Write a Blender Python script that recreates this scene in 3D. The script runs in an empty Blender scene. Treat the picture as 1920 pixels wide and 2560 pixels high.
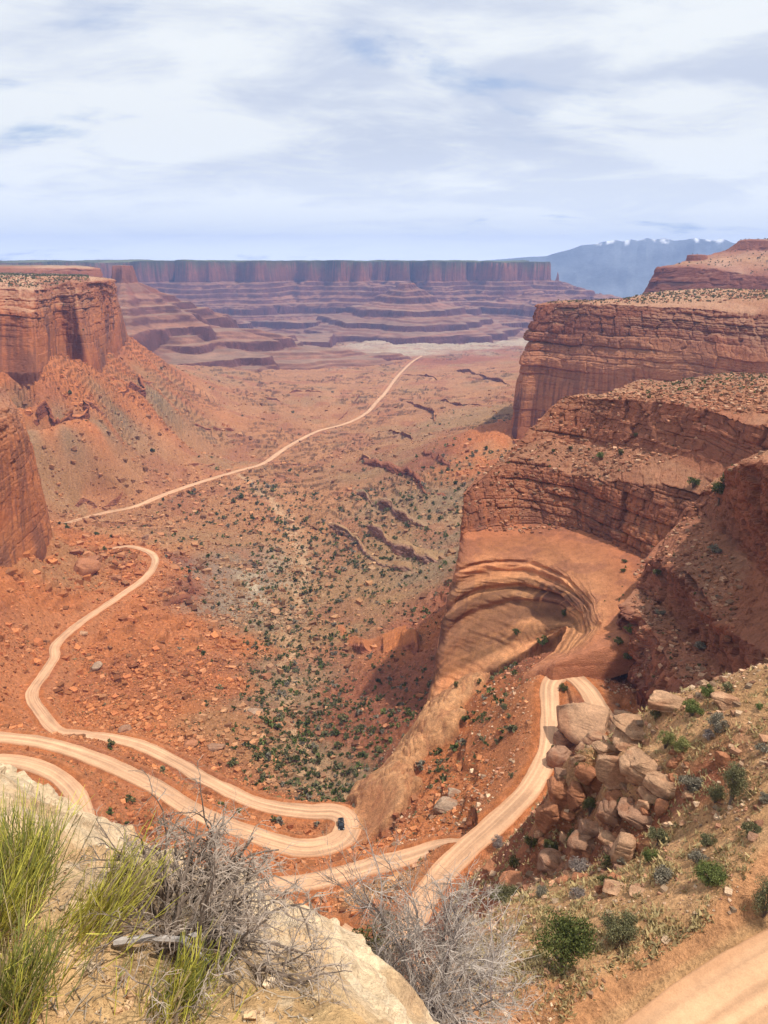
import bpy, bmesh, math, random
import numpy as np
from mathutils import Vector, Matrix

random.seed(7)
RNG = np.random.default_rng(7)
SC = bpy.context.scene
COL = SC.collection

# ------------------------------------------------------------------ camera
F, CX, CY, PITCH = 1848.0, 960.0, 1280.0, math.radians(18.7)
cam_data = bpy.data.cameras.new("camera")
cam = bpy.data.objects.new("camera", cam_data)
COL.objects.link(cam)
cam.location = (0, 0, 0)
cam.rotation_euler = (math.radians(90 - 18.7), 0, 0)
cam_data.sensor_fit = 'VERTICAL'
cam_data.sensor_height = 36.0
cam_data.lens = 36.0 * F / 2560.0
cam_data.clip_start = 0.05
cam_data.clip_end = 120000
SC.camera = cam

# ------------------------------------------------------------------ sun, sky, exposure
SUN_EL = math.radians(66)
SUN_AZ = (0.97, -0.24)                      # high on the right, a little behind the camera
_n = math.hypot(*SUN_AZ)
SUN = Vector((SUN_AZ[0] / _n * math.cos(SUN_EL), SUN_AZ[1] / _n * math.cos(SUN_EL), math.sin(SUN_EL)))
sd = bpy.data.lights.new("sun", 'SUN')
sd.energy = 5.0
sd.angle = math.radians(1.5)
sd.color = (1.0, 0.94, 0.85)
so = bpy.data.objects.new("sun", sd)
COL.objects.link(so)
so.rotation_euler = SUN.to_track_quat('Z', 'Y').to_euler()

SC.view_settings.view_transform = 'Standard'
SC.view_settings.look = 'None'
SC.view_settings.exposure = -0.12
SC.view_settings.gamma = 1.0
SC.view_settings.use_curve_mapping = False
SC.cycles.max_bounces = 4
SC.cycles.diffuse_bounces = 2
SC.cycles.volume_bounces = 0
SC.cycles.use_denoising = True


def build_world():
    w = bpy.data.worlds.new("World")
    SC.world = w
    w.use_nodes = True
    nt = w.node_tree
    N, L = nt.nodes, nt.links
    N.clear()

    def nd(t, **k):
        n = N.new(t)
        for a, v in k.items():
            setattr(n, a, v)
        return n

    def math_(op, a, b=None):
        n = nd('ShaderNodeMath', operation=op)
        for i, v in enumerate((a, b)):
            if v is None:
                continue
            if isinstance(v, (int, float)):
                n.inputs[i].default_value = v
            else:
                L.new(v, n.inputs[i])
        return n.outputs[0]

    def maprange(v, a, b, c, d):
        n = nd('ShaderNodeMapRange', interpolation_type='SMOOTHSTEP')
        L.new(v, n.inputs[0])
        for i, x in enumerate((a, b, c, d)):
            n.inputs[i + 1].default_value = x
        return n.outputs[0]

    def mix(f, a, b):
        n = nd('ShaderNodeMix', data_type='RGBA')
        for s, v in ((0, f), (6, a), (7, b)):
            if isinstance(v, tuple):
                n.inputs[s].default_value = v + (1,)
            elif isinstance(v, float):
                n.inputs[s].default_value = v
            else:
                L.new(v, n.inputs[s])
        return n.outputs[2]

    sky = nd('ShaderNodeTexSky', sky_type='NISHITA')
    sky.sun_disc = False
    sky.sun_elevation = SUN_EL
    sky.sun_rotation = math.atan2(SUN_AZ[0], SUN_AZ[1])
    sky.altitude = 1800
    bg1 = nd('ShaderNodeBackground')
    L.new(sky.outputs[0], bg1.inputs[0])
    bg1.inputs[1].default_value = 0.10

    tc = nd('ShaderNodeTexCoord')
    sep = nd('ShaderNodeSeparateXYZ')
    L.new(tc.outputs['Generated'], sep.inputs[0])
    zc = math_('MAXIMUM', sep.outputs[2], 0.0)
    den = math_('ADD', zc, 0.17)
    px = math_('DIVIDE', sep.outputs[0], den)
    py = math_('DIVIDE', sep.outputs[1], den)
    comb = nd('ShaderNodeCombineXYZ')
    L.new(px, comb.inputs[0])
    L.new(py, comb.inputs[1])

    def noise(scale, detail, rough, dist, off, sx=1.0, sy=1.0):
        m = nd('ShaderNodeMapping')
        L.new(comb.outputs[0], m.inputs[0])
        m.inputs['Location'].default_value = off
        m.inputs['Scale'].default_value = (sx, sy, 1)
        t = nd('ShaderNodeTexNoise')
        L.new(m.outputs[0], t.inputs['Vector'])
        t.inputs['Scale'].default_value = scale
        t.inputs['Detail'].default_value = detail
        t.inputs['Roughness'].default_value = rough
        t.inputs['Distortion'].default_value = dist
        return t.outputs[0]

    cover = noise(0.95, 7, 0.55, 0.5, (3.1, 7.7, 0), 0.85, 1.0)
    shade = noise(1.25, 5, 0.5, 0.4, (9.3, 1.9, 2), 0.8, 1.0)
    fine = noise(2.2, 8, 0.62, 0.6, (4.3, 2.2, 5), 0.7, 1.0)
    cv = math_('ADD', cover, math_('MULTIPLY', math_('SUBTRACT', fine, 0.5), 0.22))
    cvm = maprange(cv, 0.22, 0.40, 0.0, 1.0)
    sh = math_('ADD', shade, math_('MULTIPLY', math_('SUBTRACT', fine, 0.5), 0.55))
    shm = maprange(sh, 0.34, 0.58, 0.0, 1.0)
    cloud = mix(shm, (0.60, 0.655, 0.765), (0.85, 0.885, 0.90))
    hor = maprange(sep.outputs[2], 0.0, 0.16, 1.0, 0.0)
    cloud = mix(math_('MULTIPLY', hor, 0.8), cloud, (1.08, 1.13, 1.15))
    blue = mix(maprange(sep.outputs[2], 0.0, 0.45, 0.0, 1.0), (0.45, 0.66, 0.95), (0.25, 0.43, 0.90))
    # the veil of thin cloud over the clear sky
    bgb = nd('ShaderNodeBackground')
    L.new(blue, bgb.inputs[0])
    bgb.inputs[1].default_value = 0.95
    bgc = nd('ShaderNodeBackground')
    L.new(cloud, bgc.inputs[0])
    hz2 = maprange(sep.outputs[2], 0.0, 0.05, 1.0, 0.0)
    L.new(math_('ADD', math_('MULTIPLY', hz2, 0.38), 1.22), bgc.inputs[1])
    mA = nd('ShaderNodeMixShader')
    mA.inputs[0].default_value = 0.8
    L.new(bg1.outputs[0], mA.inputs[1])
    L.new(bgb.outputs[0], mA.inputs[2])
    ms = nd('ShaderNodeMixShader')
    L.new(cvm, ms.inputs[0])
    L.new(mA.outputs[0], ms.inputs[1])
    L.new(bgc.outputs[0], ms.inputs[2])
    out = nd('ShaderNodeOutputWorld')
    L.new(ms.outputs[0], out.inputs[0])


build_world()

# ------------------------------------------------------------------ small helpers
COSP, SINP = math.cos(PITCH), math.sin(PITCH)


def ray(px, py):
    X, Y = (px - CX) / F, -(py - CY) / F
    return np.array((X, COSP + Y * SINP, -SINP + Y * COSP))


def at(px, py, d):
    """world point seen at (px, py) at horizontal distance d"""
    r = ray(px, py)
    return r * (d / math.hypot(r[0], r[1]))


def atz(px, py, z):
    r = ray(px, py)
    return r * (z / r[2])


def atd(px, d, z):
    """plan position along the azimuth of px at mid height, with its own z"""
    r = ray(px, 1280)
    h = math.hypot(r[0], r[1])
    return np.array((r[0] / h * d, r[1] / h * d, z))


def _h(ix, iy, iz, seed):
    n = (ix.astype(np.int64) * 374761393 + iy.astype(np.int64) * 668265263 + iz.astype(np.int64) * 2147483647 + seed * 144665)
    n = n & 0xffffffff
    n = ((n ^ (n >> 13)) * 1274126177) & 0xffffffff
    n = ((n ^ (n >> 16)) * 2246822519) & 0xffffffff
    n = n ^ (n >> 15)
    return (n & 0xffff).astype(np.float32) / 65535.0


_Z0 = np.zeros(1, np.int64)


def vn2(x, y, seed=0):
    x = np.asarray(x, np.float64); y = np.asarray(y, np.float64)
    xi = np.floor(x); yi = np.floor(y)
    fx = (x - xi).astype(np.float32); fy = (y - yi).astype(np.float32)
    fx = fx * fx * (3 - 2 * fx); fy = fy * fy * (3 - 2 * fy)
    xi = xi.astype(np.int64); yi = yi.astype(np.int64)
    a = _h(xi, yi, _Z0, seed); b = _h(xi + 1, yi, _Z0, seed)
    c = _h(xi, yi + 1, _Z0, seed); d = _h(xi + 1, yi + 1, _Z0, seed)
    return (a + (b - a) * fx) * (1 - fy) + (c + (d - c) * fx) * fy


def vn3(x, y, z, seed=0):
    zi = np.floor(z); fz = (z - zi).astype(np.float32); fz = fz * fz * (3 - 2 * fz)
    zi = zi.astype(np.int64)
    x = np.asarray(x, np.float64); y = np.asarray(y, np.float64)
    xi = np.floor(x); yi = np.floor(y)
    fx = (x - xi).astype(np.float32); fy = (y - yi).astype(np.float32)
    fx = fx * fx * (3 - 2 * fx); fy = fy * fy * (3 - 2 * fy)
    xi = xi.astype(np.int64); yi = yi.astype(np.int64)
    o = []
    for k in (0, 1):
        a = _h(xi, yi, zi + k, seed); b = _h(xi + 1, yi, zi + k, seed)
        c = _h(xi, yi + 1, zi + k, seed); d = _h(xi + 1, yi + 1, zi + k, seed)
        o.append((a + (b - a) * fx) * (1 - fy) + (c + (d - c) * fx) * fy)
    return o[0] + (o[1] - o[0]) * fz


def fbm2(x, y, octv=4, seed=0, gain=0.5):
    s = 0; a = 1.0; t = 0; f = 1.0
    for k in range(octv):
        s = s + a * vn2(x * f + 17.3 * k, y * f - 9.1 * k, seed + k)
        t += a; a *= gain; f *= 2.03
    return s / t


def fbm3(x, y, z, octv=4, seed=0, gain=0.5):
    s = 0; a = 1.0; t = 0; f = 1.0
    for k in range(octv):
        s = s + a * vn3(x * f + 17.3 * k, y * f - 9.1 * k, z * f + 3.7 * k, seed + k)
        t += a; a *= gain; f *= 2.03
    return s / t


def sstep(a, b, x):
    t = np.clip((x - a) / (b - a), 0, 1)
    return t * t * (3 - 2 * t)


def link_mesh(name, verts, faces, mat, cols=None, smooth=False, parent=None):
    """faces: (n,k) int array, or list of such arrays"""
    me = bpy.data.meshes.new(name)
    verts = np.asarray(verts, np.float32)
    fl = faces if isinstance(faces, list) else [faces]
    fl = [np.asarray(f, np.int32) for f in fl if len(f)]
    me.vertices.add(len(verts))
    me.vertices.foreach_set("co", verts.ravel())
    nl = sum(f.size for f in fl); nf = sum(len(f) for f in fl)
    me.loops.add(nl)
    me.loops.foreach_set("vertex_index", np.concatenate([f.ravel() for f in fl]))
    me.polygons.add(nf)
    st = []; o = 0
    for f in fl:
        st.append(o + np.arange(len(f)) * f.shape[1]); o += f.size
    me.polygons.foreach_set("loop_start", np.concatenate(st).astype(np.int32))
    me.update(calc_edges=True)
    if cols is not None:
        ca = me.color_attributes.new("Col", 'FLOAT_COLOR', 'POINT')
        c4 = np.ones((len(verts), 4), np.float32)
        c4[:, :3] = np.clip(cols, 0, 1)
        ca.data.foreach_set("color", c4.ravel())
    me.polygons.foreach_set("use_smooth", np.full(nf, smooth, bool))
    me.materials.append(mat)
    ob = bpy.data.objects.new(name, me)
    COL.objects.link(ob)
    if parent is not None:
        ob.parent = parent
    return ob


def grid_faces(nr, nc):
    i = np.arange(nr - 1)[:, None] * nc + np.arange(nc - 1)[None]
    return np.stack([i, i + 1, i + nc + 1, i + nc], -1).reshape(-1, 4)


def structure(o):
    o["kind"] = "structure"
    return o


# ------------------------------------------------------------------ materials
def make_mat(name, rough=0.95, scale=1.0, bump=0.5, contrast=0.35, dist=0.3, spec=0.15, detail=8, stretch=(1, 1, 1)):
    m = bpy.data.materials.new(name)
    m.use_nodes = True
    nt = m.node_tree
    N, L = nt.nodes, nt.links
    p = N['Principled BSDF']
    p.inputs['Roughness'].default_value = rough
    p.inputs['Specular IOR Level'].default_value = spec
    at_ = N.new('ShaderNodeVertexColor')
    at_.layer_name = "Col"
    tc = N.new('ShaderNodeTexCoord')
    mp = N.new('ShaderNodeMapping')
    mp.inputs['Scale'].default_value = stretch
    L.new(tc.outputs['Object'], mp.inputs[0])
    n1 = N.new('ShaderNodeTexNoise')
    n1.inputs['Scale'].default_value = scale
    n1.inputs['Detail'].default_value = detail
    n1.inputs['Roughness'].default_value = 0.65
    L.new(mp.outputs[0], n1.inputs['Vector'])
    mr = N.new('ShaderNodeMapRange')
    mr.inputs[1].default_value = 0.3
    mr.inputs[2].default_value = 0.7
    mr.inputs[3].default_value = 1 - contrast
    mr.inputs[4].default_value = 1 + contrast
    n2 = N.new('ShaderNodeTexNoise')
    n2.inputs['Scale'].default_value = scale * 5.3
    n2.inputs['Detail'].default_value = 4
    n2.inputs['Roughness'].default_value = 0.7
    L.new(mp.outputs[0], n2.inputs['Vector'])
    av = N.new('ShaderNodeMath')
    av.operation = 'MULTIPLY_ADD'
    av.inputs[1].default_value = 0.5
    L.new(n2.outputs[0], av.inputs[0])
    hf = N.new('ShaderNodeMath')
    hf.operation = 'MULTIPLY'
    hf.inputs[1].default_value = 0.5
    L.new(n1.outputs[0], hf.inputs[0])
    L.new(hf.outputs[0], av.inputs[2])
    mr.inputs[1].default_value = 0.36
    mr.inputs[2].default_value = 0.64
    L.new(av.outputs[0], mr.inputs[0])
    mx = N.new('ShaderNodeMix')
    mx.data_type = 'RGBA'
    mx.blend_type = 'MULTIPLY'
    mx.inputs[0].default_value = 1
    cc = N.new('ShaderNodeCombineColor')
    for k in range(3):
        L.new(mr.outputs[0], cc.inputs[k])
    L.new(at_.outputs[0], mx.inputs[6])
    L.new(cc.outputs[0], mx.inputs[7])
    L.new(mx.outputs[2], p.inputs['Base Color'])
    if bump > 0:
        b = N.new('ShaderNodeBump')
        b.inputs['Strength'].default_value = bump
        b.inputs['Distance'].default_value = dist
        L.new(av.outputs[0], b.inputs['Height'])
        L.new(b.outputs[0], p.inputs['Normal'])
    return m


M_GROUND = make_mat("desert_ground", scale=0.55, bump=1.0, dist=1.0, contrast=0.48)
M_ROCK = make_mat("sandstone", scale=0.30, bump=0.9, dist=0.9, contrast=0.28, stretch=(1, 1, 2.2))
M_FAR = make_mat("far_sandstone", scale=0.03, bump=0.6, dist=6.0, contrast=0.25, stretch=(1, 1, 1.5))
M_ROAD = make_mat("dirt_road", scale=1.6, bump=0.4, dist=0.1, contrast=0.16)
M_BOULDER = make_mat("boulder_stone", scale=1.1, bump=0.9, dist=0.4, contrast=0.42, stretch=(1, 1, 2.6))
M_LEDGE = make_mat("pale_sandstone", scale=9.0, bump=1.0, dist=0.05, contrast=0.36)
M_LEAF = make_mat("foliage", scale=3.0, bump=0, contrast=0.25, spec=0.2, rough=0.7)
M_WOOD = make_mat("dry_wood", scale=30.0, bump=0.2, dist=0.003, contrast=0.25, spec=0.1, rough=0.85)

# albedo of the kinds of ground
PAL = dict(
    r=(0.41, 0.138, 0.047), t=(0.345, 0.160, 0.070), g=(0.245, 0.155, 0.085), d=(0.21, 0.073, 0.036),
    w=(0.40, 0.30, 0.205), y=(0.46, 0.255, 0.118), p=(0.27, 0.094, 0.046), c=(0.285, 0.158, 0.074),
)

# ------------------------------------------------------------------ roads: polylines (px, py, z)
ROAD_A = [(862, 2088, -167.6), (868, 2062, -168), (858, 2042, -168), (832, 2030, -168.3), (760, 2029, -169), (640, 2007, -171), (520, 1952, -174), (430, 1900, -177), (330, 1857, -180),
          (200, 1836, -184), (145, 1828, -186), (105, 1785, -188), (80, 1735, -190), (110, 1685, -193), (135, 1645, -195.5), (142, 1610, -198),
          (200, 1558, -203), (300, 1490, -211), (368, 1440, -217), (388, 1402, -221), (372, 1380, -223), (325, 1367, -225), (280, 1372, -227)]
ROAD_B = [(868, 2070, -167.5), (856, 2094, -167), (815, 2112, -165.5), (740, 2117, -164.5), (600, 2075, -163), (480, 2025, -161.5), (380, 1962, -160.5), (250, 1902, -159.5),
          (120, 1860, -158.5), (0, 1843, -157.5), (-140, 1836, -156), (-300, 1845, -154)]
ROAD_C = [(-120, 1908, -147), (0, 1900, -148), (90, 1915, -149), (150, 1945, -150), (195, 1998, -150.5), (215, 2080, -151), (225, 2200, -151)]
ROAD_D = [(1185, 2105, -134.5), (1150, 2108, -138), (1110, 2114, -142.5), (1070, 2126, -145.5), (1010, 2145, -148), (940, 2163, -149), (860, 2185, -150), (780, 2203, -151), (700, 2213, -152), (600, 2220, -153), (450, 2215, -154), (300, 2170, -153)]
ROAD_E = [(1640, 1900, -118), (1555, 1840, -120), (1500, 1775, -122), (1465, 1722, -123.5), (1430, 1692, -124), (1400, 1690, -124.2), (1378, 1712, -124.6), (1376, 1760, -125.4), (1378, 1830, -126.5),
          (1365, 1900, -127.5), (1330, 1965, -129), (1280, 2020, -130.5), (1225, 2072, -132), (1165, 2125, -134), (1110, 2180, -135.5), (1065, 2240, -137), (1035, 2300, -138), (1000, 2360, -139), (930, 2380, -141), (840, 2330, -143)]
ROAD_F = [(2660, 2240, -43), (2310, 2290, -44.5), (2060, 2405, -45.6), (1960, 2458, -46), (1880, 2508, -46.4), (1800, 2560, -46.8), (1720, 2622, -47), (1620, 2710, -47.5), (1500, 2850, -48)]
ROAD_FAR_PX = [(165, 1308), (250, 1285), (340, 1266), (400, 1241), (500, 1206), (600, 1176), (660, 1158), (720, 1117), (790, 1080), (850, 1064),
               (885, 1051), (920, 1030), (942, 1005), (962, 984), (990, 946), (1012, 922), (1032, 904), (1055, 890)]

# ------------------------------------------------------------------ ground control points (px, py, z, kind)
CTRL = [
    # near slope on the right
    (1250, 2560, -41, 'y'), (1450, 2540, -44.5, 'y'), (1300, 2440, -46, 'y'), (1600, 2300, -47.5, 'y'), (1450, 2320, -50, 'y'), (1540, 2200, -54, 'y'),
    (1760, 2250, -46, 'y'), (1920, 2220, -43, 'y'), (2200, 2100, -40, 'y'), (2400, 2560, -40, 'y'), (1900, 2540, -45.8, 'y'), (1750, 2150, -48, 'y'), (1880, 2080, -45, 'y'),
    (1920, 1900, -43, 'y'), (1760, 1960, -48, 'p'), (1640, 2040, -53, 'p'), (1700, 2080, -51, 'y'), (1920, 1750, -42.5, 'y'), (1920, 1668, -42, 'y'), (1800, 1720, -45.5, 'y'),
    (2200, 1600, -38, 'y'), (1640, 1775, -48.5, 'y'), (1700, 1860, -47.5, 'y'), (1600, 1880, -50, 'y'), (1540, 1850, -50.5, 'y'), (1480, 1840, -52, 'y'), (1425, 1850, -55, 'y'),
    (1550, 1960, -57, 'p'), (1440, 1960, -61, 'p'), (1400, 1930, -62, 'p'), (1480, 2060, -63, 'd'), (1390, 2060, -69, 'd'), (1360, 2000, -72, 'd'), (1400, 2140, -66, 'd'), (1480, 2150, -60, 'd'), (1330, 2110, -76, 'd'),
    (1270, 2200, -72, 'p'), (1330, 2230, -63, 'y'), (1240, 2290, -63, 'y'), (1400, 2240, -57, 'y'), (1180, 2350, -62, 'y'), (1150, 2420, -58, 'y'), (1350, 2310, -54, 'y'),
    (1240, 2140, -90, 'p'), (1200, 2180, -92, 'p'), (1180, 2250, -86, 'p'),
    (950, 2560, -90, 'r'), (600, 2600, -120, 'r'), (200, 2600, -110, 'r'),
    # behind the crest
    (1700, 1840, -95, 'p'), (1900, 1800, -90, 'p'), (1560, 1700, -126, 'p'), (1480, 1660, -128, 'p'), (2300, 1700, -80, 'p'), (1430, 1850, -122.5, 'p'), (1445, 1760, -122.8, 'p'),
    # slope left of the right hand road
    (1300, 1900, -135, 'r'), (1330, 1760, -131, 'r'), (1250, 1800, -141, 'r'), (1230, 1950, -138, 'r'), (1150, 2060, -142, 'r'), (1120, 1960, -151, 'r'),
    (1150, 1840, -155, 'r'), (1050, 2060, -152, 'r'), (1000, 2110, -154, 'r'), (960, 2060, -164, 'p'), (1000, 1960, -166, 'r'), (1080, 1840, -162, 'r'), (1100, 1770, -166, 'r'), (940, 1990, -172, 'd'),
    (1010, 1880, -178, 'd'), (1060, 1770, -178, 'd'), (1215, 1722, -154, 'r'), (1290, 1670, -149, 'p'), (1370, 1600, -152, 'p'), (1300, 1560, -160, 'p'), (1330, 1625, -151, 'p'), (1250, 1680, -155, 'p'), (1180, 1725, -163, 'p'), (1340, 1660, -141, 'p'), (1480, 1560, -139, 'p'), (1540, 1520, -138, 'p'),
    (1330, 1450, -148, 'd'), (1450, 1400, -145, 'd'), (1220, 1450, -165, 'd'), (1620, 1450, -130, 'p'), (1300, 1350, -165, 'd'), (1500, 1310, -140, 'd'),
    # between the switchbacks
    (60, 1885, -155, 'r'), (250, 1960, -157, 'r'), (430, 2100, -158, 'r'), (600, 2150, -157, 'r'), (740, 2160, -156, 'r'), (850, 2140, -158, 'r'), (930, 2115, -163, 'r'),
    (500, 1995, -168, 'r'), (330, 1900, -170, 'r'), (150, 1850, -172, 't'), (640, 2045, -167.5, 'r'), (780, 2070, -167, 'r'), (820, 2080, -167, 't'),
    (800, 2260, -146, 'r'), (600, 2300, -145, 'r'), (400, 2300, -145, 'r'), (930, 2290, -141, 'r'), (-200, 1880, -150, 'r'), (-300, 1950, -140, 'r'), (1000, 2215, -142, 'y'), (900, 2240, -144, 'y'),
    # valley
    (880, 1960, -188, 'g'), (770, 1960, -185, 'g'), (760, 1890, -195, 'g'), (560, 1810, -190, 't'), (640, 1900, -187, 't'), (700, 1760, -215, 'g'), (730, 1680, -226, 'g'), (720, 1600, -238, 'c'), (760, 1450, -255, 'c'),
    (740, 1330, -265, 't'), (600, 1250, -267, 't'), (880, 1820, -197, 'd'), (960, 1780, -192, 'd'), (1000, 1690, -203, 'p'), (1040, 1600, -208, 'r'), (1080, 1520, -214, 'p'), (900, 1720, -215, 'p'), (860, 1560, -240, 'c'), (950, 1500, -237, 'c'), (1050, 1440, -228, 'g'),
    (960, 1360, -247, 'c'), (1100, 1360, -228, 'g'), (1100, 1260, -232, 'g'), (1000, 1260, -246, 'g'), (880, 1350, -259, 'c'), (850, 1250, -265, 't'), (960, 1160, -250, 'c'), (1060, 1160, -232, 'd'), (1150, 1160, -213, 'r'), (1200, 1110, -205, 'r'),
    (1250, 1085, -196, 'r'), (1160, 1060, -232, 'c'), (1080, 1060, -255, 'c'), (1240, 1020, -235, 'c'), (1000, 1060, -277, 't'), (1290, 980, -255, 't'), (1400, 1000, -230, 'p'), (1700, 1000, -180, 'p'),
    # left slopes
    (20, 1790, -183, 'r'), (100, 1600, -187, 'r'), (0, 1620, -176, 'r'), (0, 1510, -172, 'r'), (-250, 1560, -140, 'r'), (0, 1430, -188, 'r'), (130, 1400, -204, 'r'), (250, 1380, -216, 'r'), (130, 1500, -196, 'r'), (220, 1470, -207, 'r'),
    (420, 1350, -234, 't'), (440, 1400, -235, 'd'), (470, 1480, -231, 'd'), (420, 1560, -217, 'r'), (400, 1660, -206, 'r'), (250, 1760, -195, 'r'), (550, 1500, -240, 'g'), (600, 1600, -228, 'r'), (520, 1700, -211, 'r'), (350, 1780, -192, 'r'),
    (640, 1480, -250, 'c'), (610, 1400, -252, 'g'), (670, 1550, -240, 'g'), (560, 1420, -246, 'g'), (300, 1320, -238, 't'), (160, 1340, -222, 'r'), (500, 1320, -255, 't'),
    # beyond the near buttress
    (190, 1260, -250, 't'), (320, 1230, -247, 't'), (110, 1180, -227, 'c'), (300, 1150, -224, 't'), (160, 1110, -203, 'g'), (300, 1090, -205, 'c'), (450, 1120, -266, 't'), (400, 1020, -218, 'c'), (60, 1100, -196, 'g'), (500, 1070, -256, 't'),
    (380, 900, -165, 'r'), (330, 850, -142, 'r'), (420, 960, -212, 't'), (480, 930, -240, 't'),
    (600, 1150, -279, 't'), (700, 1160, -284, 't'), (600, 1020, -278, 't'), (560, 960, -272, 't'), (700, 960, -289, 't'), (780, 1000, -288, 't'), (850, 1100, -284, 't'), (880, 1000, -290, 't'), (700, 900, -296, 't'),
    (850, 940, -298, 't'), (1000, 960, -292, 't'), (1150, 960, -280, 't'), (1230, 920, -286, 't'), (950, 900, -305, 't'), (1100, 900, -304, 'p'), (1250, 870, -308, 'p'), (1150, 858, -316, 'w'), (1300, 845, -312, 'w'), (980, 880, -315, 'w'),
    (850, 880, -318, 'p'), (600, 890, -290, 'p'), (450, 890, -280, 'p'), (1500, 860, -300, 'p'), (1900, 880, -280, 'p'), (1500, 900, -240, 'p'), (-300, 950, -150, 'p'), (-300, 1150, -220, 'p'), (-300, 1350, -200, 'r'),
]


def polar_of(p):
    return math.atan2(p[0], p[1]), math.log(math.hypot(p[0], p[1]))


_cp, _cz, _cc = [], [], []
for px_, py_, z_, k_ in CTRL:
    q = atz(px_, py_, z_)
    _cp.append(polar_of(q)); _cz.append(z_); _cc.append(PAL[k_])
FEET = [((0, 930, 975), (100, 934, 955), (152, 906, 1065), (190, 908, 1055), (232, 912, 1040), (272, 878, 1215), (316, 842, 1470)),
        ((0, 1430, 450), (70, 1402, 485), (128, 1340, 545), (112, 1310, 640)), ((1278, 1068, 906), (1310, 1088, 890))]
for ft in FEET:
    for f_ in ft:
        q = at(*f_)
        sgn = 1 if q[0] < 0 else -1
        for mv, dz in ((0, 4.0), (25, -11.0)) if sgn < 0 or q[1] < 700 else ((0, 3.0),):
            p_ = q + np.array((sgn * mv * 0.75, -mv * 0.66, dz))
            _cp.append(polar_of(p_)); _cz.append(p_[2]); _cc.append(PAL['r'])
for x_, y_, d_, k_ in ((70, 1045, 885, 'r'), (120, 1047, 882, 'r'), (172, 1050, 885, 'r'), (215, 1036, 905, 'r'), (262, 1030, 940, 'r'), (290, 998, 1010, 'r'), (350, 980, 1090, 'r'), (400, 955, 1200, 'r'),
                       (0, 985, 925, 'r'), (60, 988, 920, 'r'), (110, 985, 925, 'r'), (165, 975, 965, 'r'), (215, 972, 975, 'r'), (255, 955, 1060, 'r'), (300, 920, 1190, 'r'), (345, 880, 1370, 'r'),
                       (70, 1082, 874, 'g'), (172, 1086, 874, 'g'), (262, 1066, 928, 'g'), (300, 1036, 995, 'g'), (400, 995, 1160, 'g'), (0, 1060, 880, 'g'), (-150, 1000, 900, 'r')):
    p_ = at(x_, y_, d_)
    _cp.append(polar_of(p_)); _cz.append(p_[2]); _cc.append(PAL[k_])
for rd, k_ in ((ROAD_A, 'r'), (ROAD_B, 'r'), (ROAD_C, 'r'), (ROAD_D, 'r'), (ROAD_E, 'r'), (ROAD_F, 'y')):
    for px_, py_, z_ in rd:
        q = atz(px_, py_, z_ - 0.2)
        _cp.append(polar_of(q)); _cz.append(z_ - 0.2); _cc.append(PAL[k_])
_cp = np.array(_cp); _cz = np.array(_cz); _cc = np.array(_cc)
_keep = [0]
for i in range(1, len(_cp)):
    if np.min(np.hypot(*(_cp[_keep] - _cp[i]).T)) > 0.006:
        _keep.append(i)
_cp, _cz, _cc = _cp[_keep], _cz[_keep], _cc[_keep]
EPS2 = 0.02 ** 2
_D = np.sqrt(((_cp[:, None] - _cp[None]) ** 2).sum(-1) + EPS2)
_n0 = len(_cp)
_A = np.zeros((_n0 + 3, _n0 + 3))
_A[:_n0, :_n0] = _D - np.eye(_n0) * 0.004
_A[:_n0, _n0:] = np.c_[np.ones(_n0), _cp]
_A[_n0:, :_n0] = _A[:_n0, _n0:].T
_W = np.linalg.solve(_A, np.r_[_cz, 0, 0, 0])


def zbase(az, lr):
    az = np.asarray(az, np.float32).ravel(); lr = np.asarray(lr, np.float32).ravel()
    out = np.empty(len(az), np.float32)
    cx = _cp[:, 0].astype(np.float32); cy = _cp[:, 1].astype(np.float32); w = _W[:_n0].astype(np.float32)
    for s in range(0, len(az), 40000):
        a = az[s:s + 40000, None]; b = lr[s:s + 40000, None]
        out[s:s + 40000] = np.sqrt((a - cx) ** 2 + (b - cy) ** 2 + np.float32(EPS2)) @ w
    return out + _W[_n0] + _W[_n0 + 1] * az + _W[_n0 + 2] * lr


def colbase(az, lr):
    az = np.asarray(az, np.float32).ravel(); lr = np.asarray(lr, np.float32).ravel()
    out = np.empty((len(az), 3), np.float32)
    cx = _cp[:, 0].astype(np.float32); cy = _cp[:, 1].astype(np.float32); cc = _cc.astype(np.float32)
    for s in range(0, len(az), 40000):
        d2 = (az[s:s + 40000, None] - cx) ** 2 + (lr[s:s + 40000, None] - cy) ** 2 + 1e-4
        w = 1 / (d2 * d2)
        out[s:s + 40000] = (w @ cc) / w.sum(1, keepdims=True)
    return out


def on_base(px, py, d0=25, d1=3300):
    """first crossing of the pixel's ray with the smooth base surface"""
    r = ray(px, py); h = math.hypot(r[0], r[1])
    d = np.exp(np.linspace(math.log(d0), math.log(d1), 500))
    az = np.full(500, math.atan2(r[0], r[1]))
    zb = zbase(az, np.log(d)); zr = d * r[2] / h
    k = np.where(zr < zb)[0]
    k = k[0] if len(k) else 499
    return r / h * d[k]


# ------------------------------------------------------------------ polar ground sheet
AZ = np.unique(np.concatenate([np.linspace(-1.15, -0.53, 60), np.linspace(-0.53, 0.53, 1080), np.linspace(0.53, 1.15, 60)]))
LR0, LR1, NR = math.log(24), math.log(3500), 1240
LR = np.linspace(LR0, LR1, NR)
NC = len(AZ)
gaz, glr = np.meshgrid(AZ, LR)
GR = np.exp(glr)
GX = np.sin(gaz) * GR
GY = np.cos(gaz) * GR


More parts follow.
